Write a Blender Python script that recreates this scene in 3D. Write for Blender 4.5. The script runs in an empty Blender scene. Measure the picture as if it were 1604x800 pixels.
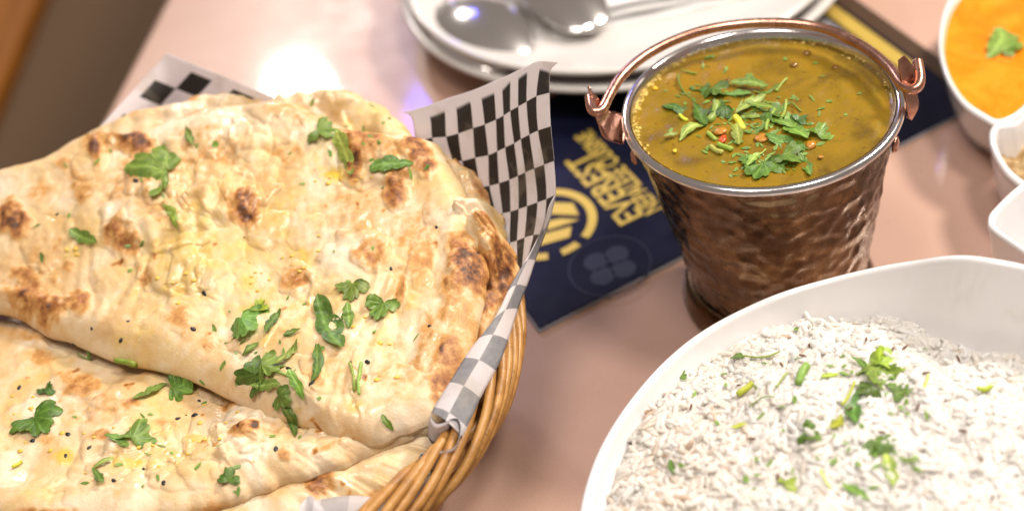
import bpy, bmesh, math, random
import numpy as np
from mathutils import Vector, Matrix
from mathutils.bvhtree import BVHTree

# ------------------------------------------------------------------ camera, world, lamps, exposure
scene = bpy.context.scene
COL = scene.collection
PITCH, ROLL, CAM_H, LENS = math.radians(40.4), math.radians(11.5), 0.431, 50.0
F_PX = 1604 * LENS / 36.0
EYE = np.array([0.0, 0.0, CAM_H])
FWD = np.array([0.0, math.cos(PITCH), -math.sin(PITCH)])
_rt, _up = np.array([1.0, 0, 0]), np.array([0.0, math.sin(PITCH), math.cos(PITCH)])
CR = math.cos(ROLL) * _rt - math.sin(ROLL) * _up
CU = math.sin(ROLL) * _rt + math.cos(ROLL) * _up

cam_data = bpy.data.cameras.new('camera')
cam_data.lens, cam_data.sensor_width = LENS, 36.0
cam_data.clip_start, cam_data.clip_end = 0.02, 50.0
cam_data.dof.use_dof = True
cam_data.dof.focus_distance = 0.530
cam_data.dof.aperture_fstop = 5.0
cam = bpy.data.objects.new('camera', cam_data)
COL.objects.link(cam)
m = Matrix.Identity(4)
for i in range(3):
    m[i][0], m[i][1], m[i][2], m[i][3] = CR[i], CU[i], -FWD[i], EYE[i]
cam.matrix_world = m
scene.camera = cam

world = bpy.data.worlds.new('World')
scene.world = world
world.use_nodes = True
world.node_tree.nodes['Background'].inputs['Color'].default_value = (1.0, 0.84, 0.73, 1)
world.node_tree.nodes['Background'].inputs['Strength'].default_value = 0.27

def lamp(name, kind, loc, target, energy, color, size):
    d = bpy.data.lights.new(name, kind)
    d.energy, d.color = energy, color
    if kind == 'AREA':
        d.shape, d.size = 'DISK', size
    else:
        d.shadow_soft_size = size
    o = bpy.data.objects.new(name, d)
    COL.objects.link(o)
    o.location = loc
    o.rotation_euler = (Vector(target) - Vector(loc)).to_track_quat('-Z', 'Y').to_euler()
    return o
lamp('key_lamp', 'AREA', (0.90, 0.80, 1.02), (0.02, 0.42, 0.05), 19.5, (1.0, 0.91, 0.81), 0.20)
lamp('ceiling_lamp', 'AREA', (-0.22, 0.10, 1.65), (0, 0.45, 0), 14.5, (1.0, 0.90, 0.82), 0.55)
lamp('rice_fill_light', 'AREA', (0.42, 0.22, 1.25), (0.14, 0.32, 0.05), 8.5, (1.0, 0.93, 0.86), 0.22)  # unseen fill light, added to brighten the rice and its bowl
lamp('pendant_lamp', 'POINT', (-0.300, 2.07, 0.885), (0, 0, 0), 24.0, (1.0, 0.93, 0.87), 0.052)
lamp('blue_sign_lamp', 'POINT', (-0.06, 1.80, 0.80), (0.1, 0.5, 0.1), 5.5, (0.10, 0.10, 1.0), 0.055)
scene.view_settings.view_transform = 'Standard'
scene.view_settings.look = 'None'
scene.view_settings.exposure = 0.0
scene.view_settings.gamma = 1.0
scene.view_settings.use_curve_mapping = False
scene.cycles.max_bounces = 8

rng = np.random.default_rng(7)
random.seed(7)

# ------------------------------------------------------------------ helpers
def ray(px, py):
    d = FWD + CR * (px - 802) / F_PX - CU * (py - 400) / F_PX
    return d / np.linalg.norm(d)
def at(px, py, z):
    """where the sight line through a point of the photograph meets the height z"""
    d = ray(px, py)
    return EYE + d * ((z - CAM_H) / d[2])

def add_mesh(name, verts, faces, mat=None, parent=None, smooth=True, mats=None, fmat=None):
    me = bpy.data.meshes.new(name)
    verts = np.asarray(verts, float)
    me.from_pydata(verts.tolist(), [], [tuple(int(i) for i in f) for f in faces])
    if smooth:
        me.polygons.foreach_set('use_smooth', [True] * len(me.polygons))
    if mats:
        for mm in mats: me.materials.append(mm)
        if fmat is not None: me.polygons.foreach_set('material_index', list(fmat))
    elif mat:
        me.materials.append(mat)
    me.update()
    o = bpy.data.objects.new(name, me)
    COL.objects.link(o)
    if parent is not None: o.parent = parent
    return o
def tag(o, label=None, cat=None, group=None, kind=None):
    if label: o['label'] = label
    if cat: o['category'] = cat
    if group: o['group'] = group
    if kind: o['kind'] = kind
    return o
def thing(name, label, cat, group=None):
    o = bpy.data.objects.new(name, None)
    o.empty_display_size = 0.01
    COL.objects.link(o)
    return tag(o, label, cat, group)
def attr(o, name, vals):
    a = o.data.attributes.new(name, 'FLOAT', 'POINT')
    a.data.foreach_set('value', np.asarray(vals, np.float32))

def grid_faces(nu, nv, close_u=False, off=0):
    """index grid of nu rows by nv columns"""
    F = []
    for i in range(nu if close_u else nu - 1):
        for j in range(nv - 1):
            a, b = i * nv + j, ((i + 1) % nu) * nv + j
            F.append((off + a, off + b, off + b + 1, off + a + 1))
    return F
def lathe(profile, n=96, cx=0.0, cy=0.0):
    prof = np.array(profile, float)
    th = np.linspace(0, 2 * np.pi, n, endpoint=False)
    V = np.stack([cx + np.cos(th)[:, None] * prof[None, :, 0], cy + np.sin(th)[:, None] * prof[None, :, 0],
                  np.broadcast_to(prof[None, :, 1], (n, len(prof)))], -1).reshape(-1, 3)
    return V, grid_faces(n, len(prof), True)
def catmull(P, n, closed=False):
    P = np.asarray(P, float)
    k = len(P)
    out = []
    t = np.linspace(0, k if closed else k - 1, n, endpoint=not closed)
    for u in t:
        i = int(math.floor(u)); f = u - i
        if not closed and i >= k - 1: i, f = k - 2, 1.0
        idx = [(i + d) % k if closed else min(max(i + d, 0), k - 1) for d in (-1, 0, 1, 2)]
        a, b, c, d = (P[q] for q in idx)
        out.append(0.5 * (2 * b + (c - a) * f + (2 * a - 5 * b + 4 * c - d) * f * f + (3 * b - a - 3 * c + d) * f ** 3))
    return np.array(out)
def tube(path, rad, sides=8, closed=False):
    P = np.asarray(path, float)
    n = len(P)
    rad = np.broadcast_to(np.asarray(rad, float), (n,))
    if closed: T = np.roll(P, -1, 0) - np.roll(P, 1, 0)
    else: T = np.gradient(P, axis=0)
    T /= np.linalg.norm(T, axis=1)[:, None] + 1e-12
    nrm = np.cross(T[0], [0.13, 0.21, 0.97])
    if np.linalg.norm(nrm) < 1e-3: nrm = np.cross(T[0], [1, 0, 0])
    nrm /= np.linalg.norm(nrm)
    V = []
    a = np.linspace(0, 2 * np.pi, sides, endpoint=False)
    for i in range(n):
        nrm = nrm - T[i] * (nrm @ T[i]); nrm /= np.linalg.norm(nrm)
        b = np.cross(T[i], nrm)
        V.append(P[i] + rad[i] * (np.cos(a)[:, None] * nrm + np.sin(a)[:, None] * b))
    V = np.concatenate(V)
    F = []
    for i in range(n if closed else n - 1):
        for j in range(sides):
            F.append((i * sides + j, i * sides + (j + 1) % sides, ((i + 1) % n) * sides + (j + 1) % sides, ((i + 1) % n) * sides + j))
    if not closed:
        F.append(tuple(range(sides - 1, -1, -1)))
        F.append(tuple(range((n - 1) * sides, n * sides)))
    return V, F
class Bag:
    def __init__(s): s.V, s.F, s.n, s.M = [], [], 0, []
    def add(s, V, F, mi=0):
        V = np.asarray(V, float)
        s.V.append(V); s.F += [tuple(int(i) + s.n for i in f) for f in F]; s.n += len(V); s.M += [mi] * len(F)
    def build(s, name, mat, parent=None, smooth=True, mats=None):
        return add_mesh(name, np.concatenate(s.V), s.F, mat, parent, smooth, mats, s.M if mats else None)

# vectorised gradient noise
_perm = np.random.default_rng(3).permutation(512)
_perm = np.concatenate([_perm, _perm])
_ang = np.random.default_rng(4).uniform(0, 2 * np.pi, 1024)
_gx, _gy = np.cos(_ang), np.sin(_ang)
def noise2(x, y, seed=0):
    x = np.asarray(x, float) + seed * 17.31; y = np.asarray(y, float) + seed * 9.77
    xi, yi = np.floor(x).astype(int), np.floor(y).astype(int)
    xf, yf = x - xi, y - yi
    u, v = xf * xf * xf * (xf * (xf * 6 - 15) + 10), yf * yf * yf * (yf * (yf * 6 - 15) + 10)
    def g(i, j, dx, dy):
        h = _perm[(_perm[(xi + i) & 511] + yi + j) & 511]
        return _gx[h] * dx + _gy[h] * dy
    a = g(0, 0, xf, yf) * (1 - u) + g(1, 0, xf - 1, yf) * u
    b = g(0, 1, xf, yf - 1) * (1 - u) + g(1, 1, xf - 1, yf - 1) * u
    return (a * (1 - v) + b * v) * 1.5
def fbm(x, y, seed=0, oct=4):
    s, a = 0, 1.0
    for o in range(oct):
        s = s + a * noise2(x * 2 ** o, y * 2 ** o, seed + o); a *= 0.5
    return s
def tps(P, z, smooth=1e-4):
    P = np.asarray(P, float); z = np.asarray(z, float)
    sc = 1.0 / (np.ptp(P, axis=0).max() + 1e-9)
    Q = P * sc
    n = len(Q)
    def U(r2): return np.where(r2 > 1e-12, 0.5 * r2 * np.log(r2 + 1e-12), 0)
    K = U(((Q[:, None] - Q[None]) ** 2).sum(-1)) + smooth * np.eye(n)
    A = np.zeros((n + 3, n + 3)); A[:n, :n] = K; A[:n, n] = 1; A[:n, n + 1:] = Q; A[n:, :n] = A[:n, n:].T
    w = np.linalg.solve(A, np.concatenate([z, np.zeros(3)]))
    def f(X):
        X = np.asarray(X, float) * sc
        out = np.empty(len(X))
        for s in range(0, len(X), 8000):
            Y = X[s:s + 8000]
            out[s:s + 8000] = U(((Y[:, None] - Q[None]) ** 2).sum(-1)) @ w[:n] + w[n] + Y @ w[n + 1:]
        return out
    return f

# ------------------------------------------------------------------ materials
def mat(name, color=(0.8, 0.8, 0.8), rough=0.5, metal=0.0, **kw):
    mt = bpy.data.materials.new(name)
    mt.use_nodes = True
    b = mt.node_tree.nodes['Principled BSDF']
    b.inputs['Base Color'].default_value = (*color, 1)
    b.inputs['Roughness'].default_value = rough
    b.inputs['Metallic'].default_value = metal
    for k, v in kw.items():
        b.inputs[k.replace('_', ' ')].default_value = v
    return mt
class N:
    """small node-graph writer"""
    def __init__(s, mt):
        s.t = mt.node_tree; s.b = s.t.nodes['Principled BSDF']
        s.tc = s.t.nodes.new('ShaderNodeTexCoord')
    def new(s, kind, **kw):
        n = s.t.nodes.new(kind)
        for k, v in kw.items(): setattr(n, k, v)
        return n
    def link(s, a, b): s.t.links.new(a, b)
    def noise(s, scale, detail=3, rough=0.55, dist=0.0, coord=None, vec=None):
        n = s.new('ShaderNodeTexNoise')
        n.inputs['Scale'].default_value, n.inputs['Detail'].default_value = scale, detail
        n.inputs['Roughness'].default_value, n.inputs['Distortion'].default_value = rough, dist
        s.link(vec or s.tc.outputs['Object'], n.inputs['Vector'])
        return n.outputs['Fac']
    def ramp(s, fac, stops):
        r = s.new('ShaderNodeValToRGB')
        while len(r.color_ramp.elements) < len(stops): r.color_ramp.elements.new(0.5)
        for e, (p, c) in zip(r.color_ramp.elements, stops):
            e.position = p; e.color = (*c, 1) if len(c) == 3 else c
        s.link(fac, r.inputs['Fac'])
        return r.outputs['Color']
    def mix(s, fac, a, b, mode='MIX'):
        n = s.new('ShaderNodeMix', data_type='RGBA', blend_type=mode)
        for sock, v in ((n.inputs[0], fac), (n.inputs[6], a), (n.inputs[7], b)):
            if isinstance(v, (int, float)): sock.default_value = v
            elif isinstance(v, tuple): sock.default_value = (*v, 1)
            else: s.link(v, sock)
        return n.outputs[2]
    def math(s, op, a, b=0.0, clamp=False):
        n = s.new('ShaderNodeMath', operation=op, use_clamp=clamp)
        for sock, v in ((n.inputs[0], a), (n.inputs[1], b)):
            if isinstance(v, (int, float)): sock.default_value = v
            else: s.link(v, sock)
        return n.outputs[0]
    def attr(s, name):
        n = s.new('ShaderNodeAttribute', attribute_name=name)
        return n.outputs['Fac']
    def bump(s, h, strength, dist):
        n = s.new('ShaderNodeBump')
        n.inputs['Strength'].default_value, n.inputs['Distance'].default_value = strength, dist
        s.link(h, n.inputs['Height']); s.link(n.outputs['Normal'], s.b.inputs['Normal'])
    def color(s, c): s.link(c, s.b.inputs['Base Color'])
    def rough(s, c): s.link(c, s.b.inputs['Roughness'])

def make_table_mat():
    mt = mat('laminate', (0.36, 0.25, 0.215), 0.3)
    g = N(mt)
    n1 = g.noise(9, 3); n2 = g.noise(900, 2)
    c = g.ramp(n1, [(0.3, (0.455, 0.285, 0.215)), (0.7, (0.53, 0.345, 0.268))])
    c = g.mix(g.math('MULTIPLY', n2, 0.35), c, (0.33, 0.20, 0.15))
    g.color(c)
    g.rough(g.ramp(g.noise(60, 4), [(0.3, (0.27,) * 3), (0.75, (0.38,) * 3)]))
    g.b.inputs['Coat Weight'].default_value = 0.45
    g.b.inputs['Coat Roughness'].default_value = 0.07
    wv = g.new('ShaderNodeTexWave', wave_type='BANDS', bands_direction='DIAGONAL')
    wv.inputs['Scale'].default_value = 380; wv.inputs['Distortion'].default_value = 0.6
    g.link(g.tc.outputs['Object'], wv.inputs['Vector'])
    g.bump(g.math('ADD', wv.outputs['Fac'], n2), 0.12, 0.0006)
    return mt
M_TABLE = make_table_mat()
M_BAND = mat('table_edge', (0.50, 0.36, 0.25), 0.4)

def make_naan_mat():
    mt = mat('naan', (0.8, 0.68, 0.48), 0.42)
    g = N(mt)
    ch, bu, wet = g.attr('char'), g.attr('butter'), g.attr('wet')
    n1, n2, n3 = g.noise(55, 5, 0.6, 0.3), g.noise(260, 4, 0.65), g.noise(120, 5, 0.7, 0.5)
    dough = g.ramp(n1, [(0.25, (0.52, 0.315, 0.13)), (0.47, (0.67, 0.485, 0.265)), (0.72, (0.77, 0.64, 0.445))])
    dough = g.mix(g.math('MULTIPLY', n2, 0.22), dough, (0.60, 0.40, 0.20))
    tint = g.ramp(n3, [(0.50, (0, 0, 0)), (0.74, (1, 1, 1))])
    dough = g.mix(g.math('MULTIPLY', tint, 0.6), dough, (0.60, 0.35, 0.13))
    pale = g.ramp(g.noise(34, 4, 0.6, 0.5), [(0.47, (0,) * 3), (0.62, (1,) * 3)])
    dough = g.mix(g.math('MULTIPLY', pale, 0.55), dough, (0.84, 0.76, 0.63))
    byel = g.math('MULTIPLY', bu, g.ramp(g.noise(180, 4, 0.6), [(0.36, (0.25,) * 3), (0.62, (1,) * 3)]), True)
    dough = g.mix(g.math('MULTIPLY', byel, 0.95), dough, (0.70, 0.47, 0.022))
    ch = g.math('ADD', ch, g.math('MULTIPLY', g.ramp(g.noise(105, 2, 0.5), [(0.69, (0,) * 3), (0.76, (1,) * 3)]), 0.5), True)
    k = g.math('MULTIPLY', ch, g.ramp(g.noise(210, 5, 0.7), [(0.30, (0.22,) * 3), (0.62, (1.3,) * 3)]), True)
    brown = g.ramp(k, [(0.0, (0.72, 0.50, 0.26)), (0.3, (0.58, 0.31, 0.10)), (0.62, (0.33, 0.125, 0.03)), (1.0, (0.085, 0.03, 0.012))])
    g.color(g.mix(g.ramp(k, [(0.02, (0,) * 3), (0.28, (1,) * 3)]), dough, brown))
    r = g.math('SUBTRACT', 0.46, g.math('MULTIPLY', wet, 0.36), True)
    g.rough(g.math('ADD', r, g.math('MULTIPLY', n2, 0.12)))
    g.b.inputs['Subsurface Weight'].default_value = 0.3
    g.b.inputs['Subsurface Radius'].default_value = (0.004, 0.002, 0.001)
    g.b.inputs['Subsurface Scale'].default_value = 0.6
    g.link(g.math('MULTIPLY', g.ramp(wet, [(0.45, (0,) * 3), (0.85, (1,) * 3)]), 0.55), g.b.inputs['Coat Weight'])
    g.b.inputs['Coat Roughness'].default_value = 0.10
    h = g.math('ADD', g.math('MULTIPLY', g.noise(420, 5, 0.7), 0.6), g.math('MULTIPLY', g.noise(1500, 3), 0.25))
    g.bump(h, 0.5, 0.0010)
    return mt
M_NAAN = make_naan_mat()

def make_leaf_mat(name, c1, c2, rough=0.38):
    mt = mat(name, c1, rough)
    g = N(mt)
    oi = g.new('ShaderNodeObjectInfo')
    c = g.ramp(g.noise(300, 4), [(0.3, c1), (0.7, c2)])
    vein = g.attr('vein')
    c = g.mix(g.math('MULTIPLY', vein, 0.55), c, tuple(min(1, v * 1.9 + 0.02) for v in c2))
    c = g.mix(1.0, c, oi.outputs['Color'], 'MULTIPLY')
    g.color(c)
    g.bump(g.math('ADD', g.noise(900, 3), g.math('MULTIPLY', vein, -0.8)), 0.5, 0.0004)
    tr = g.new('ShaderNodeBsdfTranslucent'); g.link(c, tr.inputs['Color'])
    mx = g.new('ShaderNodeMixShader'); mx.inputs[0].default_value = 0.25
    out = g.t.nodes['Material Output']
    g.link(g.b.outputs[0], mx.inputs[1]); g.link(tr.outputs[0], mx.inputs[2]); g.link(mx.outputs[0], out.inputs['Surface'])
    return mt
M_LEAF = make_leaf_mat('cilantro', (0.068, 0.145, 0.016), (0.195, 0.32, 0.06))
M_STEM = make_leaf_mat('herb_stem', (0.22, 0.36, 0.05), (0.36, 0.50, 0.10))
M_SEED = mat('nigella', (0.012, 0.012, 0.014), 0.35)
M_CUMIN = mat('cumin', (0.13, 0.05, 0.02), 0.5)
M_GARLIC = mat('garlic', (0.70, 0.47, 0.07), 0.3)

def make_wicker():
    mt = mat('wicker', (0.42, 0.22, 0.07), 0.38)
    g = N(mt)
    mp = g.new('ShaderNodeMapping'); mp.inputs['Scale'].default_value = (1, 1, 1)
    g.link(g.tc.outputs['Object'], mp.inputs['Vector'])
    n = g.noise(130, 5, 0.6, 0.4, vec=mp.outputs[0])
    c = g.ramp(n, [(0.25, (0.16, 0.06, 0.012)), (0.5, (0.40, 0.185, 0.042)), (0.75, (0.56, 0.31, 0.10))])
    oi = g.new('ShaderNodeObjectInfo')
    c = g.mix(g.math('MULTIPLY', oi.outputs['Random'], 0.4), c, (0.50, 0.27, 0.08))
    g.color(c)
    g.bump(g.noise(700, 4, 0.6), 0.35, 0.0006)
    return mt
M_WICKER = make_wicker()

def make_paper():
    mt = mat('checked_paper', (0.84, 0.81, 0.82), 0.55)
    g = N(mt)
    uv = g.new('ShaderNodeUVMap', uv_map='UVMap')
    ck = g.new('ShaderNodeTexChecker')
    ck.inputs['Scale'].default_value = 1.0
    ck.inputs['Color1'].default_value = (0, 0, 0, 1); ck.inputs['Color2'].default_value = (1, 1, 1, 1)
    mp = g.new('ShaderNodeMapping'); mp.inputs['Location'].default_value = (0, 0, 0.5)
    g.link(uv.outputs['UV'], mp.inputs['Vector']); g.link(mp.outputs[0], ck.inputs['Vector'])
    pr, bk = g.attr('printed'), g.attr('back')
    ink = g.math('MULTIPLY', ck.outputs['Fac'], pr)
    front = g.mix(ink, (0.86, 0.82, 0.83), g.mix(g.noise(500, 3), (0.055, 0.047, 0.043), (0.085, 0.073, 0.066)))
    through = g.mix(ink, (0.85, 0.82, 0.83), g.mix(g.ramp(g.noise(300, 5, 0.7), [(0.3, (0,) * 3), (0.7, (1,) * 3)]), (0.33, 0.33, 0.35), (0.48, 0.47, 0.49)))
    g.color(g.mix(bk, front, through))
    vo = g.new('ShaderNodeTexVoronoi', feature='DISTANCE_TO_EDGE'); vo.inputs['Scale'].default_value = 38
    g.link(g.tc.outputs['Object'], vo.inputs['Vector'])
    g.bump(g.math('ADD', g.math('MULTIPLY', g.noise(220, 4), 0.3), g.math('MULTIPLY', g.math('MINIMUM', vo.outputs['Distance'], 0.25), 2.0)), 0.35, 0.0012)
    c = g.mix(g.ramp(g.noise(60, 3), [(0.56, (0,) * 3), (0.64, (0.22,) * 3)]), g.b.inputs['Base Color'].links[0].from_socket, (0.50, 0.42, 0.30))
    g.color(c)
    tr = g.new('ShaderNodeBsdfTranslucent'); g.link(c, tr.inputs['Color'])
    mx = g.new('ShaderNodeMixShader'); mx.inputs[0].default_value = 0.55
    g.link(g.b.outputs[0], mx.inputs[1]); g.link(tr.outputs[0], mx.inputs[2])
    g.link(mx.outputs[0], g.t.nodes['Material Output'].inputs['Surface'])
    return mt
M_PAPER = make_paper()

def make_copper(name, rough, tarnish, light=1.0):
    mt = mat(name, (0.55, 0.26, 0.13), rough, 1.0)
    g = N(mt)
    n = g.noise(70, 5, 0.65, 0.6); n2 = g.noise(260, 5, 0.7, 0.4)
    c = g.ramp(n, [(0.28, (0.085, 0.058, 0.037)), (0.5, (0.20, 0.132, 0.076)), (0.72, (0.43, 0.30, 0.14))])
    if light != 1.0: c = g.ramp(n, [(0.28, (0.42, 0.20, 0.14)), (0.5, (0.60, 0.32, 0.235)), (0.72, (0.70, 0.42, 0.32))])
    c = g.mix(g.math('MULTIPLY', n2, tarnish), c, (0.15, 0.095, 0.06))
    g.color(c)
    g.rough(g.ramp(n2, [(0.3, (rough * 0.75,) * 3), (0.75, (rough * 1.6,) * 3)]))
    g.bump(g.noise(420, 4, 0.6), 0.14, 0.0005)
    return mt
M_COPPER = make_copper('hammered_copper', 0.22, 0.75)
M_COPPER2 = make_copper('copper_rod', 0.26, 0.15, 1.25)
M_STEEL = mat('steel', (0.74, 0.72, 0.72), 0.16, 1.0)
M_CUTLERY = mat('cutlery_steel', (0.84, 0.82, 0.81), 0.17, 1.0)

def make_soup():
    mt = mat('lentil_curry', (0.36, 0.18, 0.02), 0.2)
    g = N(mt)
    n1, n2 = g.noise(38, 4, 0.6, 0.8), g.noise(400, 4, 0.7)
    c = g.ramp(n1, [(0.28, (0.105, 0.064, 0.004)), (0.5, (0.235, 0.148, 0.006)), (0.72, (0.29, 0.162, 0.008))])
    c = g.mix(g.ramp(g.noise(30, 4, 0.6, 0.6), [(0.56, (0,) * 3), (0.74, (0.75,) * 3)]), c, (0.14, 0.115, 0.008))
    c = g.mix(g.math('MULTIPLY', n2, 0.35), c, (0.15, 0.07, 0.006))
    c = g.mix(g.ramp(g.noise(520, 2), [(0.67, (0,) * 3), (0.71, (0.8,) * 3)]), c, (0.10, 0.05, 0.01))
    g.color(c)
    g.b.inputs['Subsurface Weight'].default_value = 0.1
    g.b.inputs['Subsurface Radius'].default_value = (0.006, 0.003, 0.001)
    g.rough(g.ramp(n2, [(0.3, (0.20,) * 3), (0.7, (0.36,) * 3)]))
    g.bump(g.math('ADD', g.math('MULTIPLY', g.noise(90, 4), 1.0), g.math('MULTIPLY', n2, 0.25)), 0.3, 0.0015)
    return mt
M_SOUP = make_soup()
def make_sauce():
    mt = mat('orange_sauce', (0.80, 0.27, 0.008), 0.25)
    g = N(mt)
    g.color(g.ramp(g.noise(45, 5, 0.65, 1.2), [(0.3, (0.62, 0.165, 0.003)), (0.5, (0.70, 0.21, 0.004)), (0.72, (0.76, 0.29, 0.015))]))
    g.bump(g.noise(60, 4), 0.3, 0.002)
    return mt
M_SAUCE = make_sauce()
M_TOMATO = mat('tomato', (0.60, 0.07, 0.015), 0.25)
M_LENTIL = mat('lentil', (0.42, 0.19, 0.025), 0.25)
M_YELLOW = mat('corn_yellow', (0.75, 0.45, 0.02), 0.3)
def make_china():
    mt = mat('white_china', (0.83, 0.81, 0.80), 0.12)
    g = N(mt)
    g.color(g.ramp(g.noise(12, 3), [(0.3, (0.74, 0.725, 0.725)), (0.7, (0.78, 0.765, 0.765))]))
    g.b.inputs['Coat Weight'].default_value = 0.4
    g.bump(g.noise(40, 3), 0.02, 0.001)
    return mt
M_CHINA = make_china()
M_PLATE = mat('plate_china', (0.60, 0.575, 0.55), 0.14)
def make_rice():
    mt = mat('rice', (0.84, 0.79, 0.70), 0.30)
    g = N(mt)
    t = g.attr('tone_shade')
    c = g.ramp(t, [(0.0, (0.70, 0.52, 0.38)), (0.35, (0.88, 0.83, 0.75)), (1.0, (0.93, 0.92, 0.90))])  # tan end also serves the shade painted on the left side
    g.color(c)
    tr = g.new('ShaderNodeBsdfTranslucent'); g.link(c, tr.inputs['Color'])
    mx = g.new('ShaderNodeMixShader'); mx.inputs[0].default_value = 0.42
    g.link(g.b.outputs[0], mx.inputs[1]); g.link(tr.outputs[0], mx.inputs[2])
    g.link(mx.outputs[0], g.t.nodes['Material Output'].inputs['Surface'])
    g.bump(g.noise(800, 3), 0.15, 0.0004)
    return mt
M_RICE = make_rice()
M_NAPKIN = mat('napkin_paper', (0.86, 0.85, 0.84), 0.7)
def make_menu():
    mt = mat('menu_card', (0.012, 0.014, 0.045), 0.28)
    g = N(mt)
    g.color(g.ramp(g.noise(25, 3), [(0.3, (0.002, 0.003, 0.010)), (0.7, (0.006, 0.007, 0.024))]))
    g.rough(g.ramp(g.noise(80, 4), [(0.3, (0.30,) * 3), (0.7, (0.42,) * 3)]))
    g.b.inputs['Specular IOR Level'].default_value = 0.16
    return mt
M_MENU = make_menu()
M_GOLD = mat('gold_print', (0.56, 0.40, 0.08), 0.36, 0.3)
M_FAINT = mat('faint_print', (0.0055, 0.0085, 0.020), 0.37)
M_GREYPRINT = mat('grey_print', (0.30, 0.30, 0.33), 0.35)
M_BROWNPRINT = mat('brown_print', (0.060, 0.033, 0.018), 0.32)
def make_floor():
    mt = mat('brown_carpet', (0.16, 0.095, 0.05), 0.9)
    g = N(mt)
    g.color(g.ramp(g.noise(300, 4), [(0.3, (0.26, 0.165, 0.085)), (0.7, (0.38, 0.25, 0.14))]))
    g.bump(g.noise(700, 3), 0.5, 0.003)
    return mt
M_FLOOR = make_floor()
M_FLOOR2 = M_FLOOR.copy(); M_FLOOR2.name = 'brown_upholstery'
for e_, c_ in zip([n for n in M_FLOOR2.node_tree.nodes if n.type == 'VALTORGB'][0].color_ramp.elements, ((0.085, 0.047, 0.019, 1), (0.14, 0.082, 0.036, 1))): e_.color = c_
def make_wood():
    mt = mat('orange_wood', (0.50, 0.19, 0.03), 0.35)
    g = N(mt)
    mp = g.new('ShaderNodeMapping'); mp.inputs['Scale'].default_value = (14, 1.2, 14)
    g.link(g.tc.outputs['Object'], mp.inputs['Vector'])
    g.color(g.ramp(g.noise(6, 5, 0.6, 0.6, vec=mp.outputs[0]), [(0.3, (0.20, 0.065, 0.006)), (0.7, (0.34, 0.125, 0.014))]))
    return mt
M_WOOD = make_wood()

# ------------------------------------------------------------------ floor, table, bench
FLOOR_Z = -0.74
tag(add_mesh('floor', [(-4, -3, FLOOR_Z), (4, -3, FLOOR_Z), (4, 5, FLOOR_Z), (-4, 5, FLOOR_Z)], [(0, 1, 2, 3)], M_FLOOR), 'brown carpeted floor beneath the table', kind='structure')

def slab(poly, z0, z1, bevel):
    """a slab over a counter-clockwise outline, its top edge rounded"""
    P = np.asarray(poly, float)
    n = len(P)
    rows = []
    c = P.mean(0)
    def inset(d):
        out = []
        for i in range(n):
            a, b, q = P[i - 1], P[i], P[(i + 1) % n]
            e1, e2 = (b - a) / np.linalg.norm(b - a), (q - b) / np.linalg.norm(q - b)
            n1, n2 = np.array([-e1[1], e1[0]]), np.array([-e2[1], e2[0]])
            k = n1 + n2
            out.append(b + k * d / max(0.2, (k @ n1)))
        return np.array(out)
    for k in range(5):
        a = k / 4 * math.pi / 2
        rows.append((bevel * (1 - math.cos(a)), z1 - bevel + bevel * math.sin(a)))
    rows = [(bevel * 0.6, z0), (0, z0 + bevel * 0.6)] + rows
    V, F = [], []
    for d, z in rows:
        Q = inset(d)
        V += [(x, y, z) for x, y in Q]
    for r in range(len(rows) - 1):
        for i in range(n):
            j = (i + 1) % n
            F.append((r * n + i, r * n + j, (r + 1) * n + j, (r + 1) * n + i))
    F.append(tuple(range(n - 1, -1, -1)))
    F.append(tuple((len(rows) - 1) * n + i for i in range(n)))
    return V, F

tA, tB = at(165, 180, 0)[:2], at(260, 0, 0)[:2]
td = (tB - tA) / np.linalg.norm(tB - tA)
tn = np.array([td[1], -td[0]])
near, far = tA - td * 1.0, tA + td * 0.95
table = thing('restaurant_table', 'pinkish brown laminate restaurant table carrying all the dishes', 'table')
V, F = slab([near, near + tn * 1.15, far + tn * 1.15, far], -0.030, 0.0, 0.004)
add_mesh('table_top', V, F, M_TABLE, table, smooth=False)
band = Bag()
for a, b in ((near, far), (near + tn * 1.15, far + tn * 1.15)):
    s = -1 if a is near else 1
    o = tn * s * 0.0015
    P = [a + o, b + o, b + tn * s * 0.0005, a + tn * s * 0.0005]
    Vb = [(x, y, z) for z in (-0.027, -0.004) for x, y in P]
    band.add(Vb, [(0, 1, 2, 3), (7, 6, 5, 4), (0, 4, 5, 1), (1, 5, 6, 2), (2, 6, 7, 3), (3, 7, 4, 0)])
band.build('edge_band', M_BAND, table, smooth=False)
for u, v in ((0.12, 0.12), (0.12, 1.03), (1.8, 0.12), (1.8, 1.03)):
    c = near + td * u + tn * v
    V, F = lathe([(0.0, FLOOR_Z), (0.024, FLOOR_Z), (0.02, FLOOR_Z + 0.01), (0.02, -0.03), (0, -0.03)], 16, c[0], c[1])
    add_mesh('table_leg', V, F, M_STEEL, table)

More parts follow.
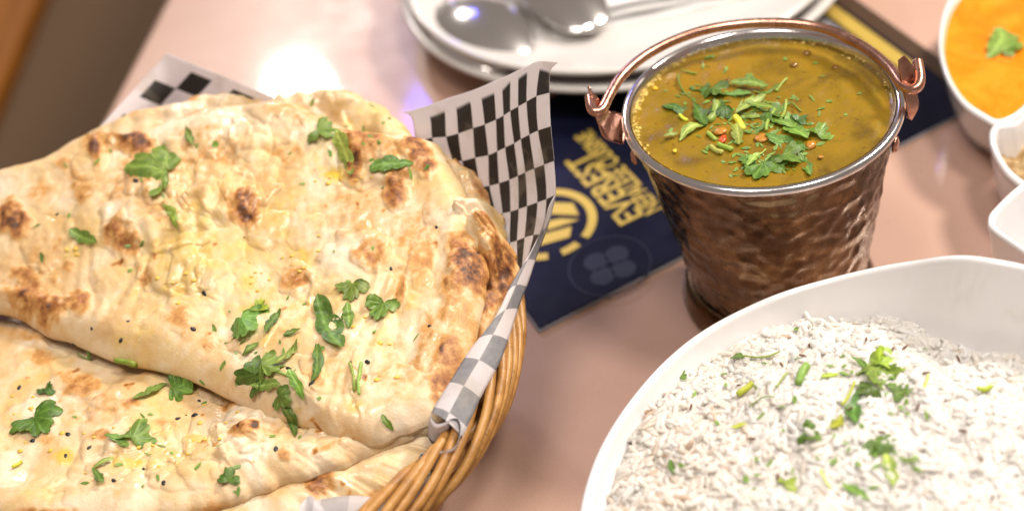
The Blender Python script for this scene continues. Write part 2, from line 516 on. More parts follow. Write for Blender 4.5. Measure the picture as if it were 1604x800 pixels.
# a wooden bench along the table's left side, its seat edge blurred at the picture's corner
bz = -0.29
b1, b2 = at(66, 0, bz)[:2], at(-14, 190, bz)[:2]
bd = (b1 - b2) / np.linalg.norm(b1 - b2)
bn = np.array([-bd[1], bd[0]])
bench = thing('bench', 'brown cushioned bench with an orange wooden rail, blurred beyond the left table edge', 'bench')
q0, q1 = b2 - bd * 1.0, b1 + bd * 0.9
V, F = slab([q0, q1, q1 + bn * 0.10, q0 + bn * 0.10], bz - 0.06, bz + 0.012, 0.008)
add_mesh('side_rail', V, F, M_WOOD, bench, smooth=False)
V, F = slab([q0 - bn * 0.46, q1 - bn * 0.46, q1 - bn * 0.002, q0 - bn * 0.002], bz - 0.06, bz, 0.015)
add_mesh('cushion', V, F, M_FLOOR2, bench, smooth=False)
for u in (0.15, 0.85):
    for w in (-0.42, 0.05):
        c = q0 + (q1 - q0) * u + bn * w
        V, F = slab([c + (-0.02, -0.02), c + (0.02, -0.02), c + (0.02, 0.02), c + (-0.02, 0.02)], FLOOR_Z, bz - 0.061, 0.003)
        add_mesh('leg', V, F, M_WOOD, bench, smooth=False)

# ------------------------------------------------------------------ menu brochure
mc = at(845, 522, 0.0)[:2]
ma = at(1550, 160, 0.0)[:2] - mc
ML = np.linalg.norm(ma); ma /= ML
mb = np.array([-ma[1], ma[0]]) + 0.085 * ma
mb /= np.linalg.norm(mb)
MI = np.linalg.inv(np.stack([ma, mb], 1))
ML += 0.003
MW = 0.150
menu = thing('menu_brochure', 'dark navy folded menu brochure with gold lettering lying between basket and bucket', 'menu')
def menu_pt(u, v, z): return (*(mc + ma * u + mb * v), z)
mbag = Bag()
for k, (z0, z1, ins) in enumerate(((0.0006, 0.0013, 0.0), (0.0017, 0.0024, 0.0008))):
    nu, nv = 24, 12
    V = []
    for z in (z0, z1):
        for i in range(nu):
            for j in range(nv):
                u, v = ins + (ML - 2 * ins) * i / (nu - 1), ins + (MW - 2 * ins) * j / (nv - 1)
                V.append(menu_pt(u, v, z))
    F = [tuple(reversed(f)) for f in grid_faces(nu, nv)] if False else grid_faces(nu, nv)
    F = [tuple(f) for f in F] + [tuple(reversed([i + nu * nv for i in f])) for f in grid_faces(nu, nv)]
    per = [i * nv for i in range(nu)] + [(nu - 1) * nv + j for j in range(1, nv)] + [i * nv + nv - 1 for i in range(nu - 2, -1, -1)] + [j for j in range(nv - 2, 0, -1)]
    for a, b in zip(per, per[1:] + per[:1]): F.append((a, b, b + nu * nv, a + nu * nv))
    V = np.array(V)
    add_mesh('page' if k == 0 else 'cover', V, F, M_GREYPRINT if k == 0 else M_MENU, menu, smooth=False)
MZ = 0.0027
def menu_uv(px, py):
    return tuple(MI @ (at(px, py, MZ)[:2] - mc))
def print_text(body, px0, px1, height, name):
    (u0, v0), (u1, v1) = menu_uv(*px0), menu_uv(*px1)
    cu = bpy.data.curves.new(name, 'FONT')
    cu.body = body; cu.size = 1.0; cu.offset = 0.018; cu.resolution_u = 3
    tmp = bpy.data.objects.new('tmp', cu); COL.objects.link(tmp)
    dg = bpy.context.evaluated_depsgraph_get()
    me = bpy.data.meshes.new_from_object(tmp.evaluated_get(dg))
    bpy.data.objects.remove(tmp)
    co = np.array([v.co[:2] for v in me.vertices])
    lo, hi = co.min(0), co.max(0)
    t = (co - lo) / (hi - lo)
    v = v0 + (v1 - v0) * t[:, 0]; u = (u0 + u1) / 2 + height * (0.5 - t[:, 1])
    for i, vx in enumerate(me.vertices): vx.co = menu_pt(u[i], v[i], MZ)
    me.materials.clear(); me.materials.append(M_GOLD)
    o = bpy.data.objects.new(name, me); COL.objects.link(o); o.parent = menu
    return o
print_text('EVEREST', (1000, 340), (893, 250), 0.0138, 'title_lettering')
print_text('NEPALESE CUISINE', (1036, 326), (902, 213), 0.0100, 'subtitle_lettering')
def annulus(cu_, cv_, r0, r1, a0, a1, z, n=40, sq=1.0):
    V, F = [], []
    for i in range(n):
        a = math.radians(a0 + (a1 - a0) * i / (n - 1))
        for r in (r0, r1): V.append(menu_pt(cu_ + r * math.cos(a), cv_ + r * math.sin(a) * sq, z))
    for i in range(n - 1): F.append((2 * i, 2 * i + 1, 2 * i + 3, 2 * i + 2))
    return V, F
lu, lv = menu_uv(856, 350)
lg = Bag()
lg.add(*annulus(lu, lv, 0.0205, 0.0250, -62, 100, MZ))
lg.add(*annulus(lu, lv, 0.0205, 0.0250, 118, 245, MZ))
lg.add(*annulus(lu, lv, 0.0205, 0.0250, 262, 285, MZ))
def poly(pts): return [menu_pt(lu + a * 1.2, lv + b * 1.2, MZ) for a, b in pts], [tuple(range(len(pts)))]
lg.add(*poly([(0.013, -0.004), (0.0145, 0.004), (0.004, 0.013), (-0.006, 0.0145), (-0.004, 0.007), (0.004, 0.004)]))
lg.add(*poly([(0.012, -0.0065), (0.006, -0.001), (-0.004, 0.003), (-0.008, 0.001), (0.0, -0.004)]))
lg.add(*poly([(0.004, -0.013), (0.0075, -0.008), (-0.003, -0.005), (-0.010, -0.003), (-0.009, -0.0095)]))
lg.add(*poly([(-0.010, 0.010), (-0.008, 0.004), (-0.013, 0.002), (-0.0145, 0.006)]))
lg.build('gold_emblem', M_GOLD, menu, smooth=False)
fu, fv = menu_uv(955, 415)
fb = Bag()
fb.add(*annulus(fu, fv, 0.0190, 0.0198, 0, 360, MZ - 0.0001))
for a in range(4):
    x, y = fu + 0.0075 * math.cos(a * 1.571 + 0.6), fv + 0.0075 * math.sin(a * 1.571 + 0.6)
    fb.add(*annulus(x, y, 0.0, 0.0058, 0, 360, MZ - 0.0001, 20))
fb.build('faint_emblem', M_FAINT, menu, smooth=False)
def stripe(u0, u1, v0, v1, mt, name, z=MZ):
    V = [menu_pt(u0, v0, z), menu_pt(u1, v0, z), menu_pt(u1, v1, z), menu_pt(u0, v1, z)]
    add_mesh(name, V, [(0, 1, 2, 3)], mt, menu, smooth=False)
stripe(ML - 0.011, ML - 0.0015, 0.003, MW - 0.003, M_BROWNPRINT, 'brown_stripe')
stripe(ML - 0.022, ML - 0.0135, 0.045, MW - 0.003, M_GOLD, 'gold_stripe')
stripe(ML - 0.034, ML - 0.025, 0.060, MW - 0.003, M_GREYPRINT, 'grey_stripe')

# ------------------------------------------------------------------ plates, napkin, spoons behind
PC = np.array([0.095, 0.713])
def plate(name, z, R, label):
    prof = [(0.0, z + 0.003), (R * 0.55, z + 0.003), (R * 0.57, z), (R * 0.62, z), (R * 0.64, z + 0.004), (R * 0.8, z + 0.009), (R * 0.985, z + 0.0175),
            (R, z + 0.0192), (R * 0.997, z + 0.0208), (R * 0.982, z + 0.0212), (R * 0.965, z + 0.0203), (R * 0.8, z + 0.0125), (R * 0.66, z + 0.0078), (R * 0.55, z + 0.0062), (0.0, z + 0.006)]
    V, F = lathe(prof, 96, *PC)
    return tag(add_mesh(name, V, F, M_PLATE), label, 'plate')
plate('dinner_plate', 0.0032, 0.128, 'lower white plate of the stack behind the bucket')
PZ = 0.0112
plate('dinner_plate', PZ, 0.124, 'upper white plate of the stack behind the bucket, spoons and napkin on it')
# folded napkin
nap = thing('napkin', 'folded white paper napkin on the upper plate right of the spoons', 'napkin')
for k, (x0, x1, y0, y1, z) in enumerate(((0.045, 0.175, 0.655, 0.775, PZ + 0.0075), (0.049, 0.172, 0.659, 0.771, PZ + 0.0112), (0.052, 0.170, 0.662, 0.768, PZ + 0.0148))):
    nu = nv = 24
    X, Y = np.meshgrid(np.linspace(x0, x1, nu), np.linspace(y0, y1, nv), indexing='ij')
    Z = z + 0.0015 * fbm(X * 25, Y * 25, 5 + k, 3) + 0.012 * np.clip((np.hypot(X - PC[0], Y - PC[1]) - 0.07) / 0.05, 0, 1) ** 1.5
    V = np.concatenate([np.stack([X, Y, Z], -1).reshape(-1, 3), np.stack([X, Y, Z - 0.0012], -1).reshape(-1, 3)])
    F = grid_faces(nu, nv) + [tuple(reversed(f)) for f in grid_faces(nu, nv, off=nu * nv)]
    per = [i * nv for i in range(nu)] + [(nu - 1) * nv + j for j in range(1, nv)] + [i * nv + nv - 1 for i in range(nu - 2, -1, -1)] + [j for j in range(nv - 2, 0, -1)]
    for a, b in zip(per, per[1:] + per[:1]): F.append((a, b, b + nu * nv, a + nu * nv))
    add_mesh('napkin_ply', V, F, M_NAPKIN, nap)
def spoon(label, tip, end, w, z0, lift):
    """serving spoon lying bowl down: tip and handle end on the table plan"""
    t, e = np.array(tip), np.array(end)
    L = np.linalg.norm(e - t); d = (e - t) / L; s = np.array([-d[1], d[0]])
    root = thing('serving_spoon', label, 'spoon', 'spoons on the upper plate')
    def sheet(us, wf, zf, name):
        nu, nv = len(us), 13
        V = []
        for sgn in (0, 1):
            for u in us:
                for j in range(nv):
                    q = -1 + 2 * j / (nv - 1)
                    p = t + d * u * L + s * q * wf(u)
                    V.append((p[0], p[1], z0 + zf(u, q) - sgn * 0.0014))
        F = [tuple(reversed(f)) for f in grid_faces(nu, nv)] + grid_faces(nu, nv, off=nu * nv)
        per = [i * nv for i in range(nu)] + [(nu - 1) * nv + j for j in range(1, nv)] + [i * nv + nv - 1 for i in range(nu - 2, -1, -1)] + [j for j in range(nv - 2, 0, -1)]
        for a, b in zip(per, per[1:] + per[:1]): F.append((a, b, b + nu * nv, a + nu * nv))
        add_mesh(name, V, F, M_CUTLERY, root)
    bf = 0.34
    def wb(u): return max(0.0004, w * math.sqrt(max(0, 1 - ((u / bf - 0.5) * 2) ** 2)) ** 0.9 + (0.0035 if u > bf * 0.9 else 0))
    def zb(u, q):
        e_ = max(0, 1 - ((u / bf - 0.5) * 2) ** 2)
        return 0.002 + 0.012 * e_ * (1 - 0.75 * q * q) + lift * u
    sheet(np.linspace(0, bf, 22), wb, zb, 'spoon_bowl')
    def wh(u): return 0.0032 + 0.006 * max(0, (u - 0.55) / 0.45) ** 1.4
    def zh(u, q): return 0.0022 + 0.006 * math.sin(min(1, (u - bf) / 0.3) * math.pi) + lift * u + 0.001 * (1 - q * q)
    sheet(np.linspace(bf * 0.985, 1.0, 24), wh, zh, 'handle')
sp1 = at(768, 88, 0.02)[:2]; sp1e = at(655, -40, 0.03)[:2]
spoon('large steel spoon lying bowl down at the plate edge nearest the paper corner', at(930, 48, 0.025)[:2], at(650, -270, 0.04)[:2], 0.022, PZ + 0.012, 0.012)
spoon('slim steel spoon with a blue glint on its handle, leftmost on the plate', at(800, 100, 0.025)[:2], at(560, -190, 0.04)[:2], 0.026, PZ + 0.009, 0.012)

# ------------------------------------------------------------------ bowls from an outline
def outline_bowl(rim, base_s, base_z, thick, name, mtl, parent=None, n=160, depth=0.62, cen=None, foot=0.003):
    R = catmull(rim, n, True)
    c = R[:, :2].mean(0) if cen is None else np.array(cen)
    rmin = np.linalg.norm(R[:, :2] - c, axis=1).mean()
    rows = []
    def ring(s, zf):
        rows.append(np.stack([c[0] + (R[:, 0] - c[0]) * s, c[1] + (R[:, 1] - c[1]) * s, zf], -1))
    zr = R[:, 2]
    tk = thick / rmin
    ring(0.01, np.full(n, base_z + 0.002)); ring(base_s - 0.06, np.full(n, base_z + 0.002)); ring(base_s - 0.03, np.full(n, base_z)); ring(base_s, np.full(n, base_z)); ring(base_s + 0.01, np.full(n, base_z + foot))
    for t in np.linspace(0.12, 0.94, 8):
        ring(base_s + (1 - base_s) * t ** depth, base_z + foot + (zr - base_z - foot) * t)
    for k in range(7):
        a = math.pi * k / 6
        ring(1 - tk / 2 + tk / 2 * math.cos(a) , zr - thick * 0.35 + thick * 0.5 * math.sin(a))
    for t in np.linspace(0.9, 0.1, 8):
        ring(base_s + (1 - base_s) * t ** depth - tk, base_z + thick * 1.5 + (zr - base_z - thick * 1.5) * t)
    ring(base_s * 0.8, np.full(n, base_z + thick * 1.5)); ring(0.01, np.full(n, base_z + thick * 1.4))
    V = np.stack(rows, 1).reshape(-1, 3)
    return add_mesh(name, V, grid_faces(n, len(rows), True), mtl, parent), R, c

# rice bowl with one swept-up corner
rice_rim = [(0.1585, 0.3525, 0.0885), (0.140, 0.3705, 0.0760), (0.115, 0.3795, 0.0672), (0.088, 0.3805, 0.0622), (0.058, 0.3700, 0.0600), (0.032, 0.3490, 0.0585), (0.0115, 0.3200, 0.0580),
            (0.0010, 0.2850, 0.0580), (0.004, 0.247, 0.060), (0.026, 0.214, 0.065), (0.068, 0.198, 0.072), (0.115, 0.203, 0.070), (0.155, 0.222, 0.066), (0.184, 0.256, 0.067), (0.194, 0.297, 0.076), (0.184, 0.332, 0.086)]
bowl_o, RB, bc = outline_bowl(rice_rim, 0.50, 0.0005, 0.0042, 'rice_bowl', M_CHINA, n=200, depth=0.55)
tag(bowl_o, 'large white china bowl with an upswept corner, heaped with rice', 'bowl')

# twin-compartment dish with orange sauce
dish = thing('divided_dish', 'white two-compartment sauce dish at the top right', 'dish')
dz = 0.036
A_px = [(1470, 62), (1479, 115), (1505, 160), (1540, 186), (1567, 196), (1604, 176), (1650, 120), (1668, 50), (1645, -20), (1590, -58), (1530, -50), (1485, 0)]
rimA = [at(x, y, dz) for x, y in A_px][::-1]
cA = np.mean([p[:2] for p in rimA], axis=0)
oA, RA, cA = outline_bowl(rimA, 0.6, 0.0005, 0.0042, 'sauce_compartment', M_CHINA, dish, n=120)
B_px = [(1552, 200), (1550, 222), (1562, 252), (1584, 280), (1620, 300), (1680, 300), (1720, 250), (1715, 190), (1680, 150), (1630, 158), (1590, 190), (1568, 196)]
rimB = [at(x, y, dz - 0.0008) for x, y in B_px][::-1]
oB, RB2, cB = outline_bowl(rimB, 0.6, 0.0005, 0.0042, 'pickle_compartment', M_CHINA, dish, n=120)
def fill_disc(R, c, s, z, name, mtl, label, cat, amp=0.0008, k=70, seed=1):
    n = len(R); rings = 30
    rows = []
    for i in range(rings):
        q = s * max(0.002, i / (rings - 1))
        x, y = c[0] + (R[:, 0] - c[0]) * q, c[1] + (R[:, 1] - c[1]) * q
        zz = z + amp * fbm(x * k, y * k, seed, 3) * (1 - (i / (rings - 1)) ** 6)
        rows.append(np.stack([x, y, zz], -1))
    V = np.stack(rows, 1).reshape(-1, 3)
    return tag(add_mesh(name, V, [tuple(reversed(f)) for f in grid_faces(n, rings, True)], mtl), label, cat)
fill_disc(RA, cA, 0.935, dz - 0.0035, 'orange_sauce', M_SAUCE, 'smooth bright orange sauce filling the upper compartment of the divided dish', 'sauce')
pk = fill_disc(RB2, cB, 0.86, dz - 0.014, 'pickle', mat('pickle', (0.40, 0.27, 0.12), 0.35), 'pale brown pickle in the lower compartment of the divided dish', 'pickle', 0.006, 110, 4)
# square white plate corner at the right edge
sq_px = [(1547, 345), (1556, 326), (1604, 284), (1668, 262), (1745, 290), (1800, 360), (1780, 440), (1690, 470), (1612, 402), (1556, 362)]
sq = [at(x, y, 0.050) for x, y in sq_px][::-1]
so, _, _ = outline_bowl(sq, 0.60, 0.0005, 0.004, 'square_dish', M_CHINA, n=140, depth=0.8)
tag(so, 'plain white square side dish, only its rounded corner in view at the right edge', 'dish')

# ------------------------------------------------------------------ copper bucket
BX, BY, BH = 0.107, 0.448, 0.100
bucket = thing('copper_bucket', 'hammered copper serving bucket with steel rim, full of lentil curry', 'bucket')
def body_r(z):
    return np.interp(z, [0.0, 0.010, 0.014, 0.05, 0.095, 0.100], [0.0375, 0.0372, 0.0370, 0.0432, 0.0512, 0.0520])
nz, nt = 96, 288
zz = np.linspace(0.010, 0.0965, nz); th = np.linspace(0, 2 * np.pi, nt, endpoint=False)
TH, ZZ = np.meshgrid(th, zz, indexing='ij')
cent = []
for r in range(11):
    k = 30
    for i in range(k):
        cent.append(((i + 0.5 * (r % 2) + rng.uniform(-.55, .55)) / k * 2 * np.pi, 0.012 + r * 0.0080 + rng.uniform(-.0032, .0032)))
cent = np.array(cent)
dep = np.zeros_like(TH)
d2 = np.full(TH.shape, 9.0)
for ct, cz in cent:
    dt = (TH - ct + np.pi) % (2 * np.pi) - np.pi
    dd = np.hypot(dt * 0.046, ZZ - cz)
    d2 = np.minimum(d2, dd)
dep = 0.0005 * np.clip(d2 / 0.0062, 0, 1) ** 2 + 0.0005 * noise2(TH * 9, ZZ * 160, 2)
fade = np.clip((0.0965 - ZZ) / 0.004, 0, 1) * np.clip((ZZ - 0.010) / 0.003, 0, 1)
RR = body_r(ZZ) + (dep - 0.0004) * fade
V = np.stack([BX + RR * np.cos(TH) + 0.0045 * (1 - ZZ / 0.1), BY + RR * np.sin(TH), ZZ], -1).reshape(-1, 3)
add_mesh('body', V, grid_faces(nt, nz, True), M_COPPER, bucket)
def lean(V):
    V = np.array(V); V[:, 0] += 0.0045 * (1 - V[:, 2] / 0.1); return V
V, F = lathe([(0.0405, 0.0005), (0.0418, 0.0012), (0.0420, 0.0030), (0.0405, 0.0085), (0.0388, 0.0125), (0.0374, 0.0140), (0.0364, 0.0130), (0.0375, 0.004), (0.0385, 0.0006), (0.0405, 0.0005)], 96, BX, BY)
add_mesh('foot_ring', lean(V), F, M_COPPER, bucket)
V, F = lathe([(0.0, 0.012), (0.034, 0.012), (0.0355, 0.014), (0.0415, 0.05), (0.0492, 0.094), (0.0503, 0.0985), (0.0510, 0.1000)], 96, BX, BY)
add_mesh('steel_lining', lean(V), [tuple(reversed(f)) for f in F], M_STEEL, bucket)
prof = [(0.0528 + 0.0018 * math.cos(a), 0.0990 + 0.0018 * math.sin(a)) for a in np.linspace(0, 2 * np.pi, 15)]
V, F = lathe(prof, 144, BX, BY)
add_mesh('rim', V, F, M_STEEL, bucket)
handle_c = [(924, 152, 0.110), (928, 172, 0.110), (942, 173, 0.1095), (956, 147, 0.110), (975, 118, 0.110), (1010, 88, 0.1105), (1060, 62, 0.110), (1120, 44, 0.109), (1200, 36, 0.1075), (1280, 42, 0.1065), (1345, 69, 0.1065), (1390, 103, 0.107), (1413, 133, 0.1075), (1432, 140, 0.1085), (1441, 126, 0.110), (1437, 96, 0.112)]
HP = catmull([at(*q) for q in handle_c], 120)
V, F = tube(HP, 0.00205, 12)
add_mesh('handle', V, F, M_COPPER2, bucket)
def lug_sheet(A, B):
    a, b = np.array([at(*q) for q in catmull(A, 25)]), np.array([at(*q) for q in catmull(B, 25)])
    n = 9
    G = np.stack([a * (1 - t) + b * t for t in np.linspace(0, 1, n)], 1)
    du, dv = np.gradient(G, axis=0), np.gradient(G, axis=1)
    nr = np.cross(du, dv); nr /= np.linalg.norm(nr, axis=2)[..., None] + 1e-12
    V = np.concatenate([(G + nr * 0.0005).reshape(-1, 3), (G - nr * 0.0005).reshape(-1, 3)])
    F = grid_faces(25, n) + [tuple(reversed(f)) for f in grid_faces(25, n, off=25 * n)]
    per = [i * n for i in range(25)] + [24 * n + j for j in range(1, n)] + [i * n + n - 1 for i in range(23, -1, -1)] + [j for j in range(n - 2, 0, -1)]
    for p, q in zip(per, per[1:] + per[:1]): F.append((p, q, q + 25 * n, p + 25 * n))
    return add_mesh('lug', V, F, M_COPPER2, bucket)
lug_sheet([(920, 136, .1145), (929, 165, .109), (938, 195, .102), (949, 217, .0960), (976, 226, .0915)], [(923, 137, .1145), (944, 163, .1075), (955, 174, .1035), (965, 176, .1005), (978, 180, .0985)])
lug_sheet([(1407, 94, .1160), (1410, 125, .110), (1416, 150, .1045), (1420, 168, .100), (1422, 186, .0955)], [(1416, 87, .1170), (1429, 105, .1125), (1433, 135, .1065), (1439, 165, .1000), (1427, 188, .0940)])
for px, py, z in ((1403, 226, 0.0855), (990, 246, 0.084)):
    p = at(px, py, z)
    d = np.array([p[0] - BX, p[1] - BY]); d /= np.linalg.norm(d)
    rr = body_r(z)
    c = np.array([BX + d[0] * (rr + 0.0012), BY + d[1] * (rr + 0.0012), z])
    V, F = tube([c, c + np.array([d[0], d[1], 0]) * 0.0014, c + np.array([d[0], d[1], 0]) * 0.0022], [0.0034, 0.0032, 0.0014], 14)
    add_mesh('rivet', V, F, M_COPPER2, bucket)

# curry inside the bucket
SZ = 0.0970
n, rings = 128, 48
rows = []
a = np.linspace(0, 2 * np.pi, n, endpoint=False)
bub = [(1264, 84, .0020), (1244, 102, .0018), (1309, 106, .0018), (1100, 98, .0013), (1140, 125, .0013), (1236, 58, .0015)]
for i in range(rings):
    r = 0.0507 * max(0.003, i / (rings - 1))
    x, y = BX + r * np.cos(a), BY + r * np.sin(a)
    z = SZ + 0.0008 * fbm(x * 70, y * 70, 11, 4) * np.clip((0.0507 - r) / 0.006, 0.1, 1) + (0.0009 * max(0, (r - 0.0474) / 0.0033) ** 2)
    rows.append(np.stack([x, y, z], -1))
V = np.stack(rows, 1).reshape(-1, 3)
soup = tag(add_mesh('curry', V, [tuple(reversed(f)) for f in grid_faces(n, rings, True)], M_SOUP), 'thick yellow brown lentil curry filling the copper bucket', 'curry')
M_BUB = mat('curry_bubble', (0.30, 0.15, 0.02), 0.06, **{'Transmission_Weight': 0.35})
for px, py, r in bub:
    p = at(px, py, SZ)
    V, F = lathe([(r * math.sin(t), SZ - 0.0002 + 0.75 * r * math.cos(t)) for t in np.linspace(1.62, 0.02, 8)], 14, p[0], p[1])
    add_mesh('bubble', V, F, M_BUB, soup)

fr = Bag()
for k in range(230):
    az = math.radians(rng.choice([rng.normal(150, 26), rng.normal(60, 30)], p=[0.75, 0.25])); rr_ = 0.0507 - abs(rng.normal(0, 0.0012)); b_ = rng.uniform(0.00025, 0.0008)
    V, F = lathe([(b_ * math.sin(t), b_ * 0.8 * math.cos(t)) for t in np.linspace(1.7, 0.05, 5)], 8)
    fr.add(V + np.array([BX + rr_ * math.cos(az), BY + rr_ * math.sin(az), SZ + 0.0009 * max(0, (rr_ - 0.0474) / 0.0033) ** 2]), F)
tag(fr.build('froth', mat('curry_froth', (0.62, 0.46, 0.12), 0.12), soup), kind='stuff')

# ------------------------------------------------------------------ bread basket
KX, KY, KR, KZ = -0.125, 0.420, 0.1178, 0.058
basket = thing('bread_basket', 'round woven wicker basket holding the naan breads', 'basket')
nst = 42
def wall_r(z): return np.interp(z, [0.0, 0.012, 0.03, 0.05], [0.090, 0.098, 0.1075, 0.1150])
V, F = lathe([(0.0, 0.001), (0.092, 0.001), (0.094, 0.003), (0.092, 0.005), (0.0, 0.005)], 64, KX, KY)
add_mesh('base', V, F, M_WICKER, basket)
for i in range(11):
    z = 0.0035 + i * 0.0043
    t = np.linspace(0, 2 * np.pi, nst * 5, endpoint=False)
    r = wall_r(z) + 0.0021 * np.sin(t * nst / 2 + math.pi * i) + 0.0004 * noise2(t * 6, t * 0 + i, 4)
    V, F = tube(np.stack([KX + r * np.cos(t), KY + r * np.sin(t), z + 0.0005 * noise2(t * 5, t * 0 + i * 3, 6)], -1), 0.0020, 6, True)
    add_mesh('weaver', V, F, M_WICKER, basket)
stake_me = None
for k in range(nst):
    th_ = 2 * np.pi * k / nst
    if stake_me is None:
        z = np.linspace(0.002, 0.054, 10)
        V, F = tube(np.stack([wall_r(z), 0 * z, z], -1), 0.0019, 6)
        o = add_mesh('stake', V, F, M_WICKER, basket); stake_me = o.data
    else:
        o = bpy.data.objects.new('stake', stake_me); COL.objects.link(o); o.parent = basket
    o.location = (KX, KY, 0); o.rotation_euler = (0, 0, th_)
# plaited border: rods that climb from inside over the top to the outside
nrod = 54
for k in range(nrod):
    t0 = 2 * np.pi * k / nrod
    s = np.linspace(0, 1, 30)
    span = math.radians(44 + rng.uniform(-5, 5))
    phi = np.radians(138 - 222 * s + rng.uniform(-16, 16))
    am, bm = 0.0060 + rng.uniform(-.0005, .0005), 0.0092 + rng.uniform(-.0006, .0006)
    r = KR + 0.001 + am * np.cos(phi); z = KZ - 0.004 + bm * np.sin(phi) + 0.0013 * noise2(s * 3, s * 0 + k, 8)
    t = t0 - span * s
    rad = 0.00188 * np.clip(np.minimum(s, 1 - s) / 0.06, 0.35, 1) * (1 + 0.06 * noise2(s * 8, s * 0 + k, 9))
    V, F = tube(np.stack([KX + r * np.cos(t), KY + r * np.sin(t), z], -1), rad, 8)
    add_mesh('border_rod', V, F, M_WICKER, basket)

# ------------------------------------------------------------------ naan breads
def disc_mesh(px_outline, px_ctrl, nt, nr, thick, seed, feats, cen=None, wrinkle=None, edge=0.009, bump=1.0, ec=0.36, nbub=40):
    W = np.array([at(*q) for q in px_outline]); 
    Cc = np.array([at(*q) for q in px_ctrl] + [w for w in W])
    zf = tps(Cc[:, :2], Cc[:, 2], 2e-4)
    O = catmull(W[:, :2], nt, True)
    c = O.mean(0) if cen is None else at(*cen)[:2]
    # ragged outline
    aa = np.linspace(0, 2 * np.pi, nt, endpoint=False)
    ln = np.linalg.norm(O - c, axis=1)
    O = c + (O - c) * (1 + (0.0026 * noise2(np.cos(aa) * 5, np.sin(aa) * 5, seed) + 0.0004 * noise2(np.cos(aa) * 16, np.sin(aa) * 16, seed + 3)) / ln)[:, None]
    s = np.linspace(0, 1, nr) ** 0.8
    s[0] = 0.004
    X = c[0] + (O[:, 0] - c[0])[:, None] * s[None]; Y = c[1] + (O[:, 1] - c[1])[:, None] * s[None]
    D = (1 - s)[None] * np.linalg.norm(O - c, axis=1)[:, None] * np.ones_like(X)
    z0 = zf(np.stack([X.ravel(), Y.ravel()], -1)).reshape(X.shape)
    # dough relief
    wx, wy = X + 0.006 * noise2(X * 60, Y * 60, seed + 11), Y + 0.006 * noise2(X * 60, Y * 60, seed + 12)
    h = 0.0034 * noise2(X * 22, Y * 22, seed) + 0.0003 * (0.45 - np.abs(noise2(wx * 52, wy * 52, seed + 1)) * 1.6) \
        + 0.0002 * (0.4 - np.abs(noise2(wx * 120, wy * 120, seed + 2)) * 1.5) + 0.00022 * noise2(X * 300, Y * 300, seed + 4)
    br = np.random.default_rng(seed)
    for _ in range(nbub):
        i_, j_ = br.integers(0, nt), int(nr * br.uniform(0.0, 1.0) ** 0.625 * 0.97)
        rb = br.uniform(0.006, 0.012) if br.uniform() < 0.4 else br.uniform(0.012, 0.024)
        el, ca, sa_ = br.uniform(0.65, 1.0), *(lambda a: (math.cos(a), math.sin(a)))(br.uniform(0, 3.14))
        dx, dy = X - X[i_, j_], Y - Y[i_, j_]
        m1 = (np.abs(dx) < rb * 1.6) & (np.abs(dy) < rb * 1.6)
        if not m1.any(): continue
        u, v = (dx[m1] * ca + dy[m1] * sa_) / rb, (-dx[m1] * sa_ + dy[m1] * ca) / (rb * el)
        rr = np.hypot(u, v) + 0.22 * noise2(X[m1] * 160, Y[m1] * 160, seed + 70)
        up = br.uniform(0.07, 0.13) * rb
        h[m1] = h[m1] + np.where(rr < 1, up * np.sqrt(np.clip(1 - rr ** 2, 0, 1)), -0.18 * up * np.exp(-((rr - 1) / 0.16) ** 2))
    char = np.zeros_like(X); but = 0.42 * np.clip(fbm(X * 30, Y * 30, seed + 80, 3) * 1.0 + 0.10, 0, 1)
    if wrinkle:
        for (wp, wd, wr, amp, wl) in wrinkle:
            P = at(*wp)[:2]; Q = at(wd[0], wd[1], wp[2])[:2]; dv = (Q - P) / np.linalg.norm(Q - P)
            u = (X - P[0]) * dv[0] + (Y - P[1]) * dv[1]; v = -(X - P[0]) * dv[1] + (Y - P[1]) * dv[0]
            msk = np.exp(-((u / (wr * 1.5)) ** 2 + (v / wr) ** 2))
            ph = v / wl + 0.9 * noise2(u * 28, v * 60, seed + 20)
            h = h + amp * msk * (0.5 - np.abs(((ph) % 1.0) - 0.5) * 2) * (0.6 + 0.8 * noise2(u * 25, v * 40, seed + 21))
    for ft in feats:
        px, py, rx, ry, ang, hh, cc = ft[:7]
        zq = ft[8] if len(ft) > 8 else None
        # find where the sight line meets the smooth sheet
        z = 0.08
        for _ in range(8): z = float(zf(at(px, py, z)[None, :2])[0])
        P = at(px, py, z)[:2]; E1 = at(px + rx * math.cos(math.radians(ang)), py + rx * math.sin(math.radians(ang)), z)[:2] - P
        E2 = at(px - ry * math.sin(math.radians(ang)), py + ry * math.cos(math.radians(ang)), z)[:2] - P
        Mi = np.linalg.inv(np.stack([E1, E2], 1))
        dx, dy = X - P[0], Y - P[1]
        u, v = Mi[0, 0] * dx + Mi[0, 1] * dy, Mi[1, 0] * dx + Mi[1, 1] * dy
        rr = np.hypot(u, v) + 0.30 * noise2(X * 130, Y * 130, seed + 31) + 0.15 * noise2(X * 330, Y * 330, seed + 32)
        dome = np.clip(1 - rr ** 2, 0, 1)
        h = h + hh * 0.0007 * np.sqrt(dome + 1e-9) * (dome > 0) * (1 + 0.45 * noise2(X * 260, Y * 260, seed + 33))
        mk = np.clip(1.25 - rr, 0, 1)
        mk = mk * mk * (3 - 2 * mk)
        if len(ft) > 7 and ft[7] == 'y': but = np.maximum(but, mk * cc)
        else: char = np.maximum(char, mk * cc)
    h *= bump * 1.15 * np.clip(0.25 + D / 0.022, 0.25, 1)
    e = np.clip(D / edge, 0, 1)
    roll = np.sqrt(np.clip(1 - (1 - e) ** 2, 0, 1))
    puff = 0.0022 * np.exp(-((D - edge * 1.1) / (edge * 0.9)) ** 2)
